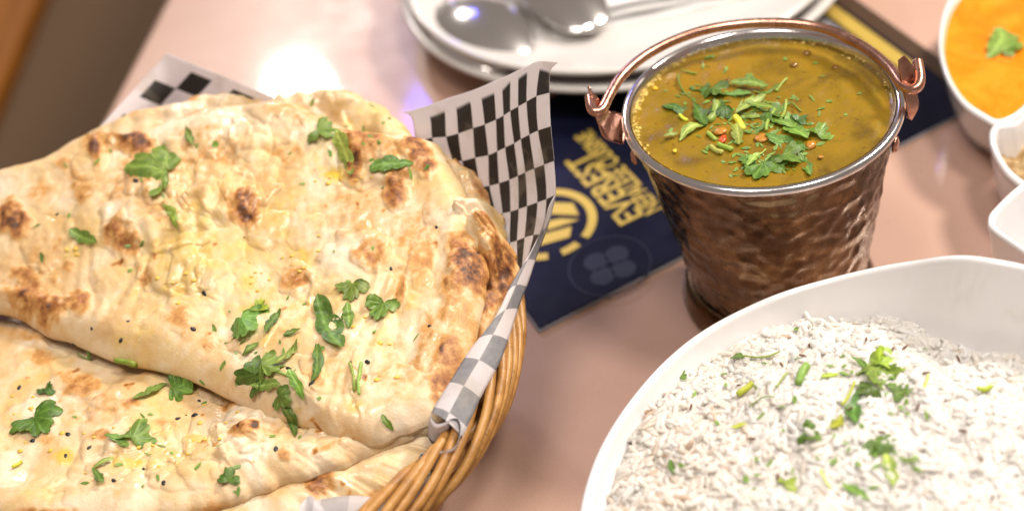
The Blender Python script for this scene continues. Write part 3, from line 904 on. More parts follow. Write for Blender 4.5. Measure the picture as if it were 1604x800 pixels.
    top = z0 + h * (0.08 + 0.92 * e) + puff - thick * 0.55 * (1 - roll)
    bot = z0 - thick + 0.4 * h * e + thick * 0.45 * (1 - roll)
    V = np.concatenate([np.stack([X, Y, top], -1).reshape(-1, 3)])
    F = [tuple(reversed(f)) for f in grid_faces(nt, nr, True)]
    # underside, coarser in the radial direction
    js = list(range(0, nr, 6)) 
    if js[-1] != nr - 1: js.append(nr - 1)
    V2 = np.stack([X[:, js], Y[:, js], bot[:, js]], -1)
    V2[:, -1] = np.stack([X, Y, top], -1)[:, -1] 
    off = len(V)
    V = np.concatenate([V, V2.reshape(-1, 3)])
    F += grid_faces(nt, len(js), True, off)
    full = lambda q: np.concatenate([q.ravel(), q[:, js].ravel()])
    ec = ec * np.exp(-(D / 0.008) ** 2) * np.clip(0.25 + 1.2 * noise2(X * 45, Y * 45, seed + 40), 0, 1)
    char = np.maximum(char, ec)
    return V, F, full(char), full(but), full(np.clip(0.58 + 0.9 * noise2(X * 40, Y * 40, seed + 50) + 0.3 * np.clip(but, 0, 1) - 0.9 * np.clip(char, 0, 1), 0, 1) * e), zf
naans = []
def naan(label, *a, **kw):
    V, F, ch, bu, we, zf = disc_mesh(*a, **kw)
    # closing normals: top faces upward
    o = add_mesh('naan_bread', V, F, M_NAAN)
    attr(o, 'char', ch); attr(o, 'butter', bu); attr(o, 'wet', we)
    tag(o, label, 'naan bread', 'naan breads in the basket')
    naans.append(BVHTree.FromPolygons([tuple(v) for v in V], F))
    return o
# back piece
naan('pale naan bread at the back whose turned-up edge shows behind the top piece',
     [(120, 215, .092), (190, 182, .096), (250, 163, .098), (305, 148, .099), (352, 138, .100), (400, 142, .100), (440, 150, .099), (470, 142, .100), (528, 135, .100), (572, 150, .098), (606, 168, .095), (645, 200, .092), (660, 235, .088), (640, 300, .078), (560, 360, .070), (400, 380, .070), (220, 350, .072), (120, 290, .082)],
     [(400, 200, .091), (300, 210, .090), (520, 200, .090), (580, 220, .088), (600, 190, .0935), (540, 160, .0975)], 420, 60, .008, 61,
     [(250, 166, 22, 6, 0, 0.6, .55), (215, 186, 25, 7, -20, 0.5, .45), (305, 168, 18, 8, 0, .5, .4), (545, 150, 14, 6, 0, .5, .28), (345, 150, 18, 6, 0, .4, .3)], bump=0.6)
# right lower piece
naan('naan bread with charred right edge tucked under the top piece beside the paper',
     [(690, 236, .083), (722, 247, .083), (745, 262, .082), (762, 298, .080), (786, 338, .077), (802, 378, .074), (813, 418, .071), (806, 448, .069), (778, 505, .066), (742, 560, .063), (690, 600, .060), (600, 560, .056), (560, 440, .058), (600, 320, .066), (650, 262, .075)],
     [(740, 340, .077), (770, 420, .071), (750, 480, .066)], 400, 60, .008, 83,
     [(790, 438, 24, 40, 20, 1.2, .95), (735, 262, 26, 13, 15, 1.0, 1.0), (758, 296, 18, 22, 40, .8, .55), (772, 398, 22, 26, 30, .6, .6), (760, 470, 26, 40, 20, .8, .9), (800, 395, 12, 25, 70, .5, .55), (742, 530, 20, 34, 30, .6, .8)],
     wrinkle=[((770, 380, .074), (800, 450), .022, .0012, .006)])
# lowest front piece
naan('pale folded naan bread with one round brown scorch at the front of the basket',
     [(708, 668, .056), (672, 706, .055), (656, 735, .054), (612, 766, .052), (560, 790, .051), (500, 812, .050), (400, 850, .050), (200, 890, .050), (0, 890, .050), (-120, 800, .050), (-140, 640, .045), (0, 540, .040), (200, 520, .038), (450, 520, .038), (640, 560, .042)],
     [(300, 700, .043), (500, 750, .052), (600, 730, .053), (400, 790, .051), (550, 700, .050)], 420, 50, .013, 97,
     [(502, 757, 28, 26, 0, 0.8, .80), (590, 706, 20, 8, -20, 0.5, .22), (660, 720, 10, 16, 0, .3, .4), (600, 760, 60, 6, -22, .2, .35)], bump=0.3, edge=0.015, ec=0.10)
# front piece
naan('buttery naan bread lying flat at the front left, strewn with cilantro and seeds',
     [(678, 648, .064), (640, 668, .0632), (590, 692, .0625), (530, 716, .062), (460, 738, .0615), (390, 762, .061), (300, 788, .061), (200, 806, .061), (90, 808, .061), (0, 800, .061), (-90, 780, .060), (-140, 640, .058), (-90, 520, .054), (0, 440, .047), (200, 430, .045), (420, 470, .045), (560, 540, .048), (650, 600, .054)],
     [(0, 600, .0575), (100, 560, .0560), (200, 650, .0565), (400, 700, .0570), (100, 740, .0575), (400, 630, .0545), (300, 600, .0550), (520, 690, .0575), (560, 660, .055), (250, 745, .058), (0, 720, .058), (330, 700, .057)], 560, 110, .0115, 29,
     [(125, 603, 42, 24, 10, .9, .50), (60, 560, 40, 18, 10, 1.4, .32), (390, 690, 27, 17, -5, 1.6, .72), (160, 688, 26, 10, 0, .8, .45), (210, 640, 20, 12, 0, .5, .45), (360, 640, 16, 10, 20, .4, .42), (165, 630, 34, 20, 0, 1.6, .25), (80, 690, 30, 16, 0, 1.0, .25),
      (450, 720, 12, 10, 0, .4, .5), (520, 705, 30, 6, -22, .3, .30), (60, 800, 70, 8, 0, .3, .55), (180, 803, 40, 7, 0, .3, .5), (320, 782, 40, 7, -10, .2, .35), (620, 672, 30, 6, -22, .2, .35), (260, 665, 20, 10, 0, .4, .42), (35, 530, 60, 14, 15, 1.5, .28),
      (20, 655, 30, 16, 0, .2, .6, 'y'), (110, 655, 20, 12, 0, .2, .7, 'y'), (240, 640, 34, 18, 0, .2, .6, 'y'), (210, 730, 40, 14, 0, .2, .8, 'y'), (100, 715, 20, 16, 0, .2, .8, 'y'), (310, 690, 40, 14, 0, .2, .5, 'y'), (150, 645, 95, 42, 0, .0, .20), (430, 690, 60, 25, 0, .0, .20), (300, 640, 60, 26, 0, .0, .18), (250, 720, 110, 30, 0, .0, .35, 'y'), (60, 570, 70, 30, 0, .0, .3, 'y'), (40, 600, 30, 14, 0, .2, .5, 'y')],
     wrinkle=[((200, 745, .058), (300, 752), .035, .0006, .008), ((40, 700, .058), (100, 706), .03, .0006, .009)], bump=0.75, edge=0.012, ec=0.12)
# top piece
naan('large golden naan bread on top, charred blisters and cilantro over it',
     [(0, 262, .092), (62, 242, .094), (110, 214, .096), (150, 204, .0975), (185, 208, .098), (215, 196, .099), (270, 178, .100), (330, 163, .101), (400, 158, .1015), (440, 150, .102), (480, 168, .1015), (530, 188, .101), (590, 200, .1000), (640, 214, .0985), (664, 214, .0975), (690, 226, .096), (716, 264, .093), (744, 318, .0885), (757, 378, .0835), (766, 428, .0795), (760, 482, .0755), (737, 548, .0715), (706, 602, .0685), (682, 640, .0665), (640, 668, .0652), (590, 682, .0645), (540, 682, .0645), (500, 668, .0650), (440, 642, .0655), (400, 626, .0658), (300, 590, .0660), (200, 560, .0662), (110, 528, .0665), (60, 505, .067), (0, 482, .067), (-90, 460, .067), (-150, 390, .075), (-110, 310, .085)],
     [(400, 400, .0800), (420, 330, .0850),  (200, 350, .0860), (300, 400, .0815), (600, 400, .0835), (400, 550, .0725), (100, 440, .0755), (250, 480, .0755), (550, 560, .0735), (650, 500, .0765), (300, 260, .0935), (550, 280, .0930), (60, 330, .0865)], 900, 170, .0085, 11,
     [(212, 226, 36, 22, 15, 2.2, .92), (152, 242, 14, 19, 10, 1.6, .95), (150, 225, 30, 26, 0, .8, .45), (225, 268, 40, 22, 20, 1.0, .50), (22, 346, 30, 23, 0, 2.0, .95), (391, 342, 26, 25, 0, 2.0, .90), (388, 338, 36, 30, 0, .6, .50), (190, 370, 32, 25, 10, 1.8, .55), (176, 364, 18, 12, 0, .5, .75), (225, 428, 22, 15, 20, .6, .4),
      (566, 205, 28, 13, -15, 1.8, .95), (570, 232, 42, 28, 0, 1.8, .62), (555, 265, 16, 22, 0, .5, .85), (624, 300, 26, 24, 0, 2.2, .70), (658, 250, 32, 22, 30, 1.8, .85), (672, 268, 18, 12, -20, .8, .95), (735, 424, 32, 40, 20, 2.2, 1.0), (728, 402, 34, 40, 0, .8, .55), (715, 455, 30, 30, 0, .8, .5),
      (700, 566, 30, 50, 25, 1.0, .55), (688, 606, 20, 24, 10, 1.2, .72), (462, 432, 30, 22, 0, 1.6, .50), (585, 402, 34, 26, 0, 1.6, .46), (660, 402, 24, 40, 20, 1.0, .38), (45, 460, 50, 34, 0, 1.2, .55), (82, 486, 42, 17, -10, 1.5, .82), (120, 470, 26, 22, 0, 1.2, .6), (30, 430, 20, 12, 30, .6, .6),
      (282, 502, 28, 22, 0, .8, .38), (110, 268, 24, 12, 30, .5, .38), (130, 300, 22, 22, 40, .6, .40), (255, 180, 24, 10, -12, .8, .60), (300, 185, 30, 9, -8, .6, .45), (745, 340, 18, 34, 15, .6, .42), (750, 385, 14, 24, 0, .4, .45), (560, 228, 8, 14, 0, .4, .5), (668, 540, 22, 60, 20, .6, .30), (620, 250, 60, 16, 10, .4, .28), (455, 250, 40, 14, 0, .6, .30), (60, 300, 36, 18, -20, 1.0, .30), (625, 450, 12, 26, 10, .6, .5), (500, 610, 26, 14, 0, 1.0, .34), (105, 410, 12, 8, 0, .4, .5),
      (400, 505, 44, 60, 20, .3, .62, 'y'), (360, 430, 60, 26, 0, .2, .45, 'y'), (470, 400, 26, 16, 0, .2, .7, 'y'), (530, 275, 46, 14, 10, .3, .95, 'y'), (600, 520, 20, 60, 25, .2, .55, 'y'), (650, 460, 16, 50, 20, .2, .5, 'y'), (275, 455, 30, 14, 0, .2, .75, 'y'), (385, 440, 30, 14, 0, .2, .7, 'y'), (105, 390, 24, 12, 0, .2, .5, 'y'), (560, 600, 20, 50, 10, .2, .6, 'y'), (340, 480, 120, 40, 10, .1, .22, 'y'), (440, 180, 24, 12, 0, .2, .45, 'y'), (300, 400, 150, 90, 0, .0, .55, 'y'), (420, 330, 120, 60, 0, .0, .5, 'y'), (480, 480, 110, 70, 0, .0, .45, 'y'), (330, 245, 95, 38, 0, .0, .24), (250, 330, 60, 40, 0, .0, .22), (565, 335, 75, 55, 0, .0, .22), (645, 365, 50, 70, 0, .0, .26), (510, 570, 70, 55, 0, .0, .20), (715, 490, 42, 95, 10, .0, .34), (200, 292, 75, 30, -10, .0, .26), (420, 290, 80, 40, 0, .0, .20), (620, 580, 60, 70, 0, .0, .22), (60, 400, 60, 40, 0, .0, .22), (320, 530, 90, 30, 15, .0, .22), (470, 190, 90, 22, 8, .0, .24)],
     wrinkle=[((655, 500, .0765), (610, 620), .036, .0019, .0095), ((600, 600, .070), (560, 670), .026, .0016, .009), ((170, 440, .080), (150, 520), .018, .0018, .010)])

# ------------------------------------------------------------------ checkered paper liner
class Paper:
    def __init__(s): s.V, s.F, s.uv, s.pr, s.bk, s.n = [], [], [], [], [], 0
    def patch(s, P, UV, pr, back):
        nu, nv = P.shape[:2]
        s.V.append(P.reshape(-1, 3)); s.uv.append(UV.reshape(-1, 2)); s.pr.append(np.broadcast_to(pr, (nu, nv)).ravel()); s.bk.append(np.full(nu * nv, back))
        s.F += grid_faces(nu, nv, off=s.n); s.n += nu * nv
    def build(s):
        o = add_mesh('checkered_paper', np.concatenate(s.V), s.F, M_PAPER)
        uv = np.concatenate(s.uv); l = o.data.uv_layers.new(name='UVMap')
        idx = np.empty(len(o.data.loops), int); o.data.loops.foreach_get('vertex_index', idx)
        l.data.foreach_set('uv', uv[idx].ravel())
        attr(o, 'printed', np.concatenate(s.pr)); attr(o, 'back', np.concatenate(s.bk))
        md = o.modifiers.new('thickness', 'SOLIDIFY'); md.thickness = 0.00018; md.offset = 0
        return o
paper = Paper()
# upright right wing: the corners of the printed squares, column by column
wing_z = tps([(640, 180), (600, 240), (766, 291), (875, 98), (760, 135), (868, 200), (872, 294), (798, 381), (850, 366), (817, 430), (660, 300), (700, 420), (760, 450), (640, 205)],
             [.1000, .080, .078, .1330, .1180, .1120, .0900, .0690, .0770, .0680, .066, .056, .060, .0965], 1e-3)
cols = {  # column: pixel of rows -1 (paper edge), 0, 1, 2, 3, 4, 5, 6
    -1: [(632, 176), (645, 185), (652, 222), (664, 262), (676, 305), (690, 350), (705, 395), (722, 440)],
    0: [(650, 171), (672.5, 182), (677, 216), (687, 256), (699, 300), (712, 346), (726, 392), (742, 436)],
    1: [(680, 162), (696, 172.5), (699, 214), (709, 251), (722, 296), (736, 342), (750, 389), (764, 432)],
    2: [(704, 153), (714.5, 168), (718, 209), (724, 252), (738, 296), (752, 341), (764, 387), (777, 430)],
    3: [(724, 147), (736, 157.5), (741, 201), (744.5, 247), (753, 293), (766, 338), (777, 385), (787, 428)],
    4: [(747, 139), (754, 152.5), (759.5, 195), (765, 243), (767, 291), (777, 336), (786, 383), (795, 426)],
    5: [(770, 129), (774, 144), (777, 187.5), (779, 237), (782, 287), (787.5, 334), (792, 382), (801, 424)],
    6: [(786, 122), (787, 139), (789, 181), (791.5, 231), (798, 281.5), (799.8, 331.5), (799, 380), (806, 422)],
    7: [(798, 117), (799.5, 126), (799.5, 174), (805.5, 224.5), (811.5, 275.5), (812.6, 327.5), (810, 377), (811, 420)],
    8: [(810, 111), (812, 121), (812, 167), (816, 218), (823, 270), (825.7, 323), (822, 372), (818, 417)],
    9: [(826, 104), (826, 112), (825, 159.5), (829.5, 211), (837, 264), (842, 317), (836, 368), (825, 409)],
    10: [(845, 96), (845.5, 107), (840.5, 151), (843, 204.5), (852.5, 258), (856, 312), (849.5, 366), (832, 402)],
    11: [(874, 98), (862, 112), (861, 145.5), (863, 198), (868, 252), (870, 305), (857, 357), (838, 394)]}
G = np.array([cols[k] for k in sorted(cols)], float)       # 13 x 8 x 2
def resample(G, m):
    H = np.stack([catmull(G[i], (G.shape[1] - 1) * m + 1) for i in range(G.shape[0])], 0)
    return np.stack([catmull(H[:, j], (G.shape[0] - 1) * m + 1) for j in range(H.shape[1])], 1)
m_ = 6
H = resample(G, m_)
zv = wing_z(H.reshape(-1, 2)).reshape(H.shape[:2])
P = np.array([[at(H[i, j, 0], H[i, j, 1], zv[i, j]) for j in range(H.shape[1])] for i in range(H.shape[0])])
ii, jj = np.meshgrid(np.arange(H.shape[0]) / m_ - 1, np.arange(H.shape[1]) / m_ - 1, indexing='ij')
pr = ((jj > 0.0) & (ii < 11.99)).astype(float)
paper.patch(P, np.stack([ii + 20, jj + 21], -1) + 1e-4, pr, 0.0)
# folded-over strip on the basket rim, back of the paper showing the print through
inner = [(849, 366, .0785), (838, 386, .0770), (822, 412, .0755), (800, 446, .0745), (775, 498, .0730), (738, 545, .0715), (708, 592, .0700), (685, 628, .0690), (676, 646, .0685)]
outer = [(869, 306, .0890), (860, 350, .0790), (843, 395, .0730), (828, 440, .0700), (813, 480, .0680), (786, 560, .0665), (756, 616, .0655), (738, 655, .0650), (724, 684, .0640)]
I, O_ = catmull(inner, 73), catmull(outer, 73)
nv = 13
P = np.zeros((73, nv, 3)); UV = np.zeros((73, nv, 2))
Iw, Ow = np.array([at(*q) for q in I]), np.array([at(*q) for q in O_])
L = np.concatenate([[0], np.cumsum(np.linalg.norm(np.diff((Iw + Ow) / 2, axis=0), axis=1))])
for j in range(nv):
    t = j / (nv - 1)
    P[:, j] = Iw * (1 - t) + Ow * t; P[:, j, 2] += 0.0022 * math.sin(math.pi * t)
    wdt = np.linalg.norm(Iw - Ow, axis=1)
    UV[:, j, 0] = L / 0.0125 + 10.25; UV[:, j, 1] = 30.0 + (t - 0.5) * wdt / 0.0105
paper.patch(P, UV, 1.0, 1.0)
# S-shaped curl where the free edge tucks into the basket
curl = [(676, 646, .0688), (676, 655, .0690), (684, 663, .0690), (697, 661, .0690), (708, 655, .0690), (718, 656, .0688), (722, 670, .0680), (718, 690, .0665), (708, 702, .0650), (694, 706, .0640), (672, 708, .0630), (658, 711, .0630), (664, 722, .0625), (673, 734, .0615), (671, 746, .0605), (656, 760, .0595), (636, 775, .0585), (615, 788, .0580), (590, 802, .0575), (550, 820, .0570)]
Cw = np.array([at(*q) for q in catmull(curl, 130)])
nv = 8
P = np.zeros((130, nv, 3))
L = np.concatenate([[0], np.cumsum(np.linalg.norm(np.diff(Cw, axis=0), axis=1))])
UV = np.zeros((130, nv, 2))
ctr = np.array([KX, KY])
for j in range(nv):
    t = j / (nv - 1)
    q = Cw.copy(); q[:, 2] -= 0.019 * t
    q[:, :2] += (ctr - q[:, :2]) / np.linalg.norm(ctr - q[:, :2], axis=1)[:, None] * 0.008 * t + 0.0012 * t * np.stack([np.sin(L * 300), np.cos(L * 260)], -1)
    P[:, j] = q; UV[:, j, 0] = L / 0.012 + 2; UV[:, j, 1] = 40 + t * 0.019 / 0.012
paper.patch(P, UV, (UV[:, :, 0] < 100).astype(float), 0.55)
# crumpled edges at the very front
for cl, zt in (([(470, 792), (500, 782), (540, 776), (580, 778), (606, 790), (600, 806), (560, 830)], .0535), ([(470, 790), (486, 776), (502, 790), (520, 812), (540, 840)], .0575)):
    Q = catmull([(x, y) for x, y in cl], 50)
    Cw = np.array([at(x, y, zt) for x, y in Q]); P = np.zeros((50, 6, 3)); UV = np.zeros((50, 6, 2))
    for j in range(6):
        t = j / 5
        P[:, j] = Cw + np.array([-0.004 * t, -0.014 * t, -0.012 * t * t]) + 0.0012 * np.stack([np.sin(np.arange(50) * .5 + t * 2)] * 3, -1) * t
        UV[:, j] = np.stack([np.arange(50) / 9.0, np.full(50, 50 + t)], -1)
    paper.patch(P, UV, 0.35, 1.0)
# far left corner behind the breads
bz_ = tps([(262, 86), (165, 186), (390, 142), (330, 200), (200, 230)], [.108, .096, .104, .078, .080], 1e-3)
def plane_pt(u, v):   # u: squares along the right edge, v: squares along the left edge, from the corner
    a, b = np.array([33.0, 13.5]), np.array([-24.5, 26.5])
    return np.array([262, 84]) + a * u + b * v
nu = nv = 113
P = np.zeros((nu, nv, 3)); UV = np.zeros((nu, nv, 2)); PR = np.zeros((nu, nv))
for i in range(nu):
    for j in range(nv):
        u, v = 5.6 * i / (nu - 1), 5.6 * j / (nv - 1)
        q = plane_pt(u, v); P[i, j] = at(q[0], q[1], float(bz_(q[None])[0]) + 0.001 * math.sin(u * 2) )
        UV[i, j] = (u - 0.41 + 60, v - 0.35 + 60); PR[i, j] = 1.0 if (u > 0.41 and v > 0.35) else 0.0
paper.patch(P, UV, PR, 0.0)
# bowl-shaped body of the sheet, under the breads
t = np.linspace(0, 2 * np.pi, 90); zc = np.array([0.008, 0.010, 0.02, 0.035, 0.048, 0.056]); rc = np.array([0.005, 0.088, 0.098, 0.107, 0.1135, 0.1165])
P = np.zeros((90, 6, 3)); UV = np.zeros((90, 6, 2))
for j in range(6):
    rr = rc[j] + (0.0012 * np.sin(t * 19) if j > 2 else 0)
    P[:, j] = np.stack([KX + rr * np.cos(t), KY + rr * np.sin(t), np.full(90, zc[j])], -1); UV[:, j] = np.stack([t * 9, np.full(90, 80 + j)], -1)
paper.patch(P, UV, 1.0, 0.0)
po = paper.build()
tag(po, 'white deli paper with black checks lining the wicker basket, one corner standing upright', 'paper liner')

# ------------------------------------------------------------------ rice
rc2 = bc
def rim_at(ang):
    A = np.arctan2(RB[:, 1] - rc2[1], RB[:, 0] - rc2[0]); k = np.argsort(A)
    rad = np.linalg.norm(RB[:, :2] - rc2, axis=1)
    return np.interp(ang, A[k], rad[k], period=2 * np.pi), np.interp(ang, A[k], RB[k, 2], period=2 * np.pi)
def rice_h(x, y):
    dx, dy = x - rc2[0], y - rc2[1]
    rr, rz = rim_at(np.arctan2(dy, dx))
    q = np.hypot(dx, dy) / rr
    edge = np.interp(np.arctan2(dy, dx), [-3.2, -1.0, 0.2, 0.55, 0.95, 1.5, 2.1, 2.6, 3.2], [.052, .050, .048, .0485, .0500, .0500, .0505, .0515, .052])
    h = edge + 0.0025 * np.clip((dx + 0.01) / 0.05, 0, 1) + (0.0670 - edge) * np.clip(1 - (q / 0.93) ** 2.2, -0.3, 1) + 0.0035 * noise2(x * 40, y * 40, 71) + 0.0022 * noise2(x * 95, y * 95, 72)
    return h, q
bagV, bagF, tone_shade = [], [], []
cnt = 0
# underlying mass
nt_, nr_ = 120, 30
aa = np.linspace(-np.pi, np.pi, nt_, endpoint=False)
rrr, _ = rim_at(aa)
ss = np.linspace(0.004, 0.90, nr_)
X = rc2[0] + np.cos(aa)[:, None] * rrr[:, None] * ss; Y = rc2[1] + np.sin(aa)[:, None] * rrr[:, None] * ss
hz, _ = rice_h(X, Y)
bagV.append(np.stack([X, Y, hz - 0.0003], -1).reshape(-1, 3)); bagF += [tuple(reversed(f)) for f in grid_faces(nt_, nr_, True)]
tone_shade.append(np.clip(0.45 + (X - 0.070) / 0.08 + 0.25 * noise2(X * 30, Y * 30, 78), 0.05, 1).ravel()); cnt = nt_ * nr_  # tan toward the left: warm shade painted into the mass colour
# grains
lon = np.array([-1, -0.78, -0.3, 0.3, 0.78, 1.0]); lr = np.array([0.25, 0.78, 1.0, 1.0, 0.78, 0.25]); sides = 6
sa = np.linspace(0, 2 * np.pi, sides, endpoint=False)
gv = np.stack([np.repeat(lon, sides), np.tile(np.cos(sa), 6) * np.repeat(lr, sides), np.tile(np.sin(sa), 6) * np.repeat(lr, sides)], -1)
gf = [(i * sides + j, i * sides + (j + 1) % sides, (i + 1) * sides + (j + 1) % sides, (i + 1) * sides + j) for i in range(5) for j in range(sides)] + [tuple(range(sides - 1, -1, -1)), tuple(range(5 * sides, 6 * sides))]
gf_np = gf
NG = 0
tries = rng.uniform(0, 1, (26000, 2))
for k in range(26000):
    x = -0.0 + tries[k, 0] * 0.196; y = 0.215 + tries[k, 1] * 0.165
    if NG >= 11500: break
    h, q = rice_h(np.array([x]), np.array([y]))
    if q[0] > 0.885 + rng.uniform(-0.02, 0.035): continue
    e = 0.002
    hx, _ = rice_h(np.array([x + e]), np.array([y])); hy, _ = rice_h(np.array([x]), np.array([y + e]))
    nrm = np.array([-(hx[0] - h[0]) / e, -(hy[0] - h[0]) / e, 1.0]); nrm /= np.linalg.norm(nrm)
    a = rng.uniform(0, 2 * np.pi)
    d = np.array([math.cos(a), math.sin(a), 0]); d -= nrm * (d @ nrm); d /= np.linalg.norm(d)
    tl = rng.normal(0.0, 0.14); 
    if rng.uniform() < 0.03: tl = rng.uniform(0.5, 1.1)
    d = d * math.cos(tl) + nrm * math.sin(tl)
    s1 = np.cross(nrm, d); s1 /= np.linalg.norm(s1); s2 = np.cross(d, s1)
    lay = rng.uniform(-0.0012, 0.0007)
    ln, wd = rng.uniform(0.0032, 0.0050), rng.uniform(0.00105, 0.00132)
    bend = rng.uniform(-0.25, 0.25)
    g = gv.copy(); 
    v = np.array([x, y, h[0] + lay]) + np.outer(g[:, 0] * ln, d) + np.outer(g[:, 1] * wd + bend * wd * (g[:, 0] ** 2) * 2, s1) + np.outer(g[:, 2] * wd * 0.9, s2)
    bagV.append(v); bagF += [tuple(i + cnt for i in f) for f in gf_np]
    tone_shade.append(np.full(len(gv), min(1, max(0, rng.normal(0.78, 0.2) - 0.28 * np.clip((0.085 - x) / 0.05 + 0.5 * float(noise2(x * 30, y * 30, 77)), 0, 1))))); cnt += len(gv); NG += 1  # random grain tone, plus painted shade tinting the left grains tan
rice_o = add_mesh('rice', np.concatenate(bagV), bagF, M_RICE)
attr(rice_o, 'tone_shade', np.concatenate(tone_shade))
tag(rice_o, 'steamed white long grain rice heaped in the white bowl', 'rice', kind='stuff')

# ------------------------------------------------------------------ herbs
def leaf_shape(kind, seed):
    """local verts: x along the length (0 centred, unit length 1), y across, z lift, plus vein strength"""
    r = np.random.default_rng(seed)
    if kind == 'sprig':      # three toothed lobes spreading from a stalk
        nt, nr = 97, 8
        th = np.linspace(-2.15, 2.15, nt)
        lob = np.max([a * np.clip(np.cos(np.clip((th - c) / w, -1.57, 1.57)), 0, 1) ** 0.42 for c, w, a in ((0 + r.uniform(-.12, .12), .50, 1.0), (1.25, .50, .80 + r.uniform(-.15, .1)), (-1.25, .50, .80 + r.uniform(-.15, .1)))], axis=0)
        tooth = 0.80 + 0.22 * np.abs(np.sin(th * 6.5 + 0.6 * np.sin(th * 3) + r.uniform(0, 3))) ** 0.6 - 0.04 * r.uniform(0, 1, nt)
        rad = (0.10 + 0.52 * lob) * tooth
        s = np.linspace(0.03, 1, nr)
        X = rad[:, None] * s * np.cos(th)[:, None] * 1.0 - 0.22; Y = rad[:, None] * s * np.sin(th)[:, None]
        Z = 0.07 * s[None] ** 2 * np.cos(3 * th * 0.85 + r.uniform(0, 2))[:, None] + 0.05 * np.sin(Y * 9 + r.uniform(0, 6)) + 0.12 * (X ** 2) * r.uniform(0, 1.2)
        vein = sum(np.exp(-((th - c) / 0.07) ** 2) for c in (0, 1.2, -1.2, .55, -.55))[:, None] * (1 - s[None] * 0.7) * np.ones_like(X)
        return np.stack([X, Y, Z], -1).reshape(-1, 3), grid_faces(nt, nr), vein.ravel()
    if kind == 'strip':      # a chopped piece: ragged lance shape folded along the rib
        nu, nv = 34, 9
        u = np.linspace(0, 1, nu)
        k1, k2 = r.uniform(0.5, 0.9), r.uniform(0.55, 1.0)
        base = np.sin(np.pi * np.clip(u, 0.02, 0.98) ** r.uniform(0.7, 1.2)) ** 0.65
        wl = 0.20 * base * k1 * (0.62 + 0.42 * np.abs(np.sin(u * 10 + r.uniform(0, 3))) ** 0.6); wr = 0.20 * base * k2 * (0.60 + 0.44 * np.abs(np.sin(u * 8 + r.uniform(0, 3))) ** 0.6)
        q = np.linspace(-1, 1, nv)
        Y = np.where(q[None] < 0, q[None] * wl[:, None], q[None] * wr[:, None]) + 0.07 * np.sin(u * 3 + r.uniform(0, 6))[:, None]
        X = np.broadcast_to((u - 0.5)[:, None], Y.shape)
        Z = 0.16 * np.abs(Y) * r.uniform(0.4, 1.6) + 0.05 * np.sin(u * 6 + r.uniform(0, 6))[:, None] + 0.10 * r.uniform(-0.3, 1) * ((u - .5) ** 2 * 4)[:, None]
        vein = np.exp(-(q / 0.2) ** 2)[None] * np.ones_like(Y) + 0.5 * np.exp(-(((u[:, None] * 6 + np.abs(q)[None] * 1.2) % 1 - .5) / .12) ** 2)
        return np.stack([X, Y, Z], -1).reshape(-1, 3), grid_faces(nu, nv), vein.ravel()
    # stem or bit: a slightly curved tube
    w = 0.16 if kind == 'chunk' else 0.045
    c = r.uniform(-0.3, 0.3) if kind != 'curve' else 0.5
    u = np.linspace(-0.5, 0.5, 12)
    path = np.stack([u, c * (u * u - 0.1), 0.02 + 0.05 * np.sin(u * 5 + r.uniform(0, 6))], -1)
    V, F = tube(path, w * np.clip(1.15 - np.abs(u) * 0.5, 0.2, 1) * (0.6 if kind == 'curve' else 1), 7)
    return V, F, np.zeros(len(V))
def place(kind, px, py, length, ang, label, bvhs, tint=(1, 1, 1), lift=0.0007, name=None, cat='cilantro leaf', group=None, seed=0, mt=None, zfun=None, width=1.0, tilt=0.0):
    d = ray(px, py)
    def hit(x, y):
        dd = ray(x, y); best = None
        for b in bvhs:
            h = b.ray_cast(Vector(EYE), Vector(dd))
            if h[0] is not None and (best is None or h[3] < best[3]): best = h
        return best
    h = hit(px, py)
    if h is None: return None
    P = np.array(h[0])
    nv_ = np.zeros(3)
    for ox, oy in ((0, 0), (10, 0), (-10, 0), (0, 8), (0, -8), (16, 10), (-16, -10), (16, -10), (-16, 10)):
        hh = hit(px + ox, py + oy)
        if hh is not None and abs(hh[3] - h[3]) < 0.03:
            q = np.array(hh[1]); nv_ += q if q @ ray(px, py) < 0 else -q
    nrm = nv_ / np.linalg.norm(nv_)
    a = math.radians(ang)
    d2 = ray(px + 20 * math.cos(a), py + 20 * math.sin(a))
    t = ((P - EYE) @ nrm) / (d2 @ nrm)
    E = EYE + d2 * t - P
    scale = np.linalg.norm(E) / 20.0 * length
    ex = E / np.linalg.norm(E); ey = np.cross(nrm, ex)
    V, F, vein = leaf_shape(kind, seed + 101)
    scale *= 1.04 if kind == 'sprig' else (0.98 if kind == 'strip' else 1.0)
    V = V * scale; V[:, 1] *= width * (1.15 if kind == 'strip' else 1.0)
    out = np.zeros_like(V)
    for i, v in enumerate(V):
        q = P + ex * v[0] + ey * v[1]
        z = 0.0
        best = None
        for b in bvhs:
            hh = b.ray_cast(Vector(q + nrm * 0.02), Vector(-nrm), 0.04)
            if hh[0] is not None and (best is None or hh[3] < best): best = hh[3]
        sag = 0.0 if best is None else float(np.clip(0.02 - best, -0.004, 0.004))
        out[i] = q + nrm * (sag * 0.95 + lift + v[2] + tilt * v[0])
    o_c = P
    nm = name or {'sprig': 'cilantro_leaf', 'strip': 'cilantro_leaf'}.get(kind, 'herb_stem')
    o = add_mesh(nm, out - o_c, F, mt or (M_LEAF if kind in ('sprig', 'strip') else M_STEM))
    o.location = o_c
    q_ = random.Random(seed); kk = q_.uniform(0.78, 1.3)
    o.color = (tint[0] * kk * q_.uniform(0.85, 1.25), tint[1] * kk, tint[2] * kk * q_.uniform(0.8, 1.2), 1)
    attr(o, 'vein', vein)
    tag(o, label, cat if kind in ('sprig', 'strip') else ('herb stem' if cat == 'cilantro leaf' else cat), group)
    return o
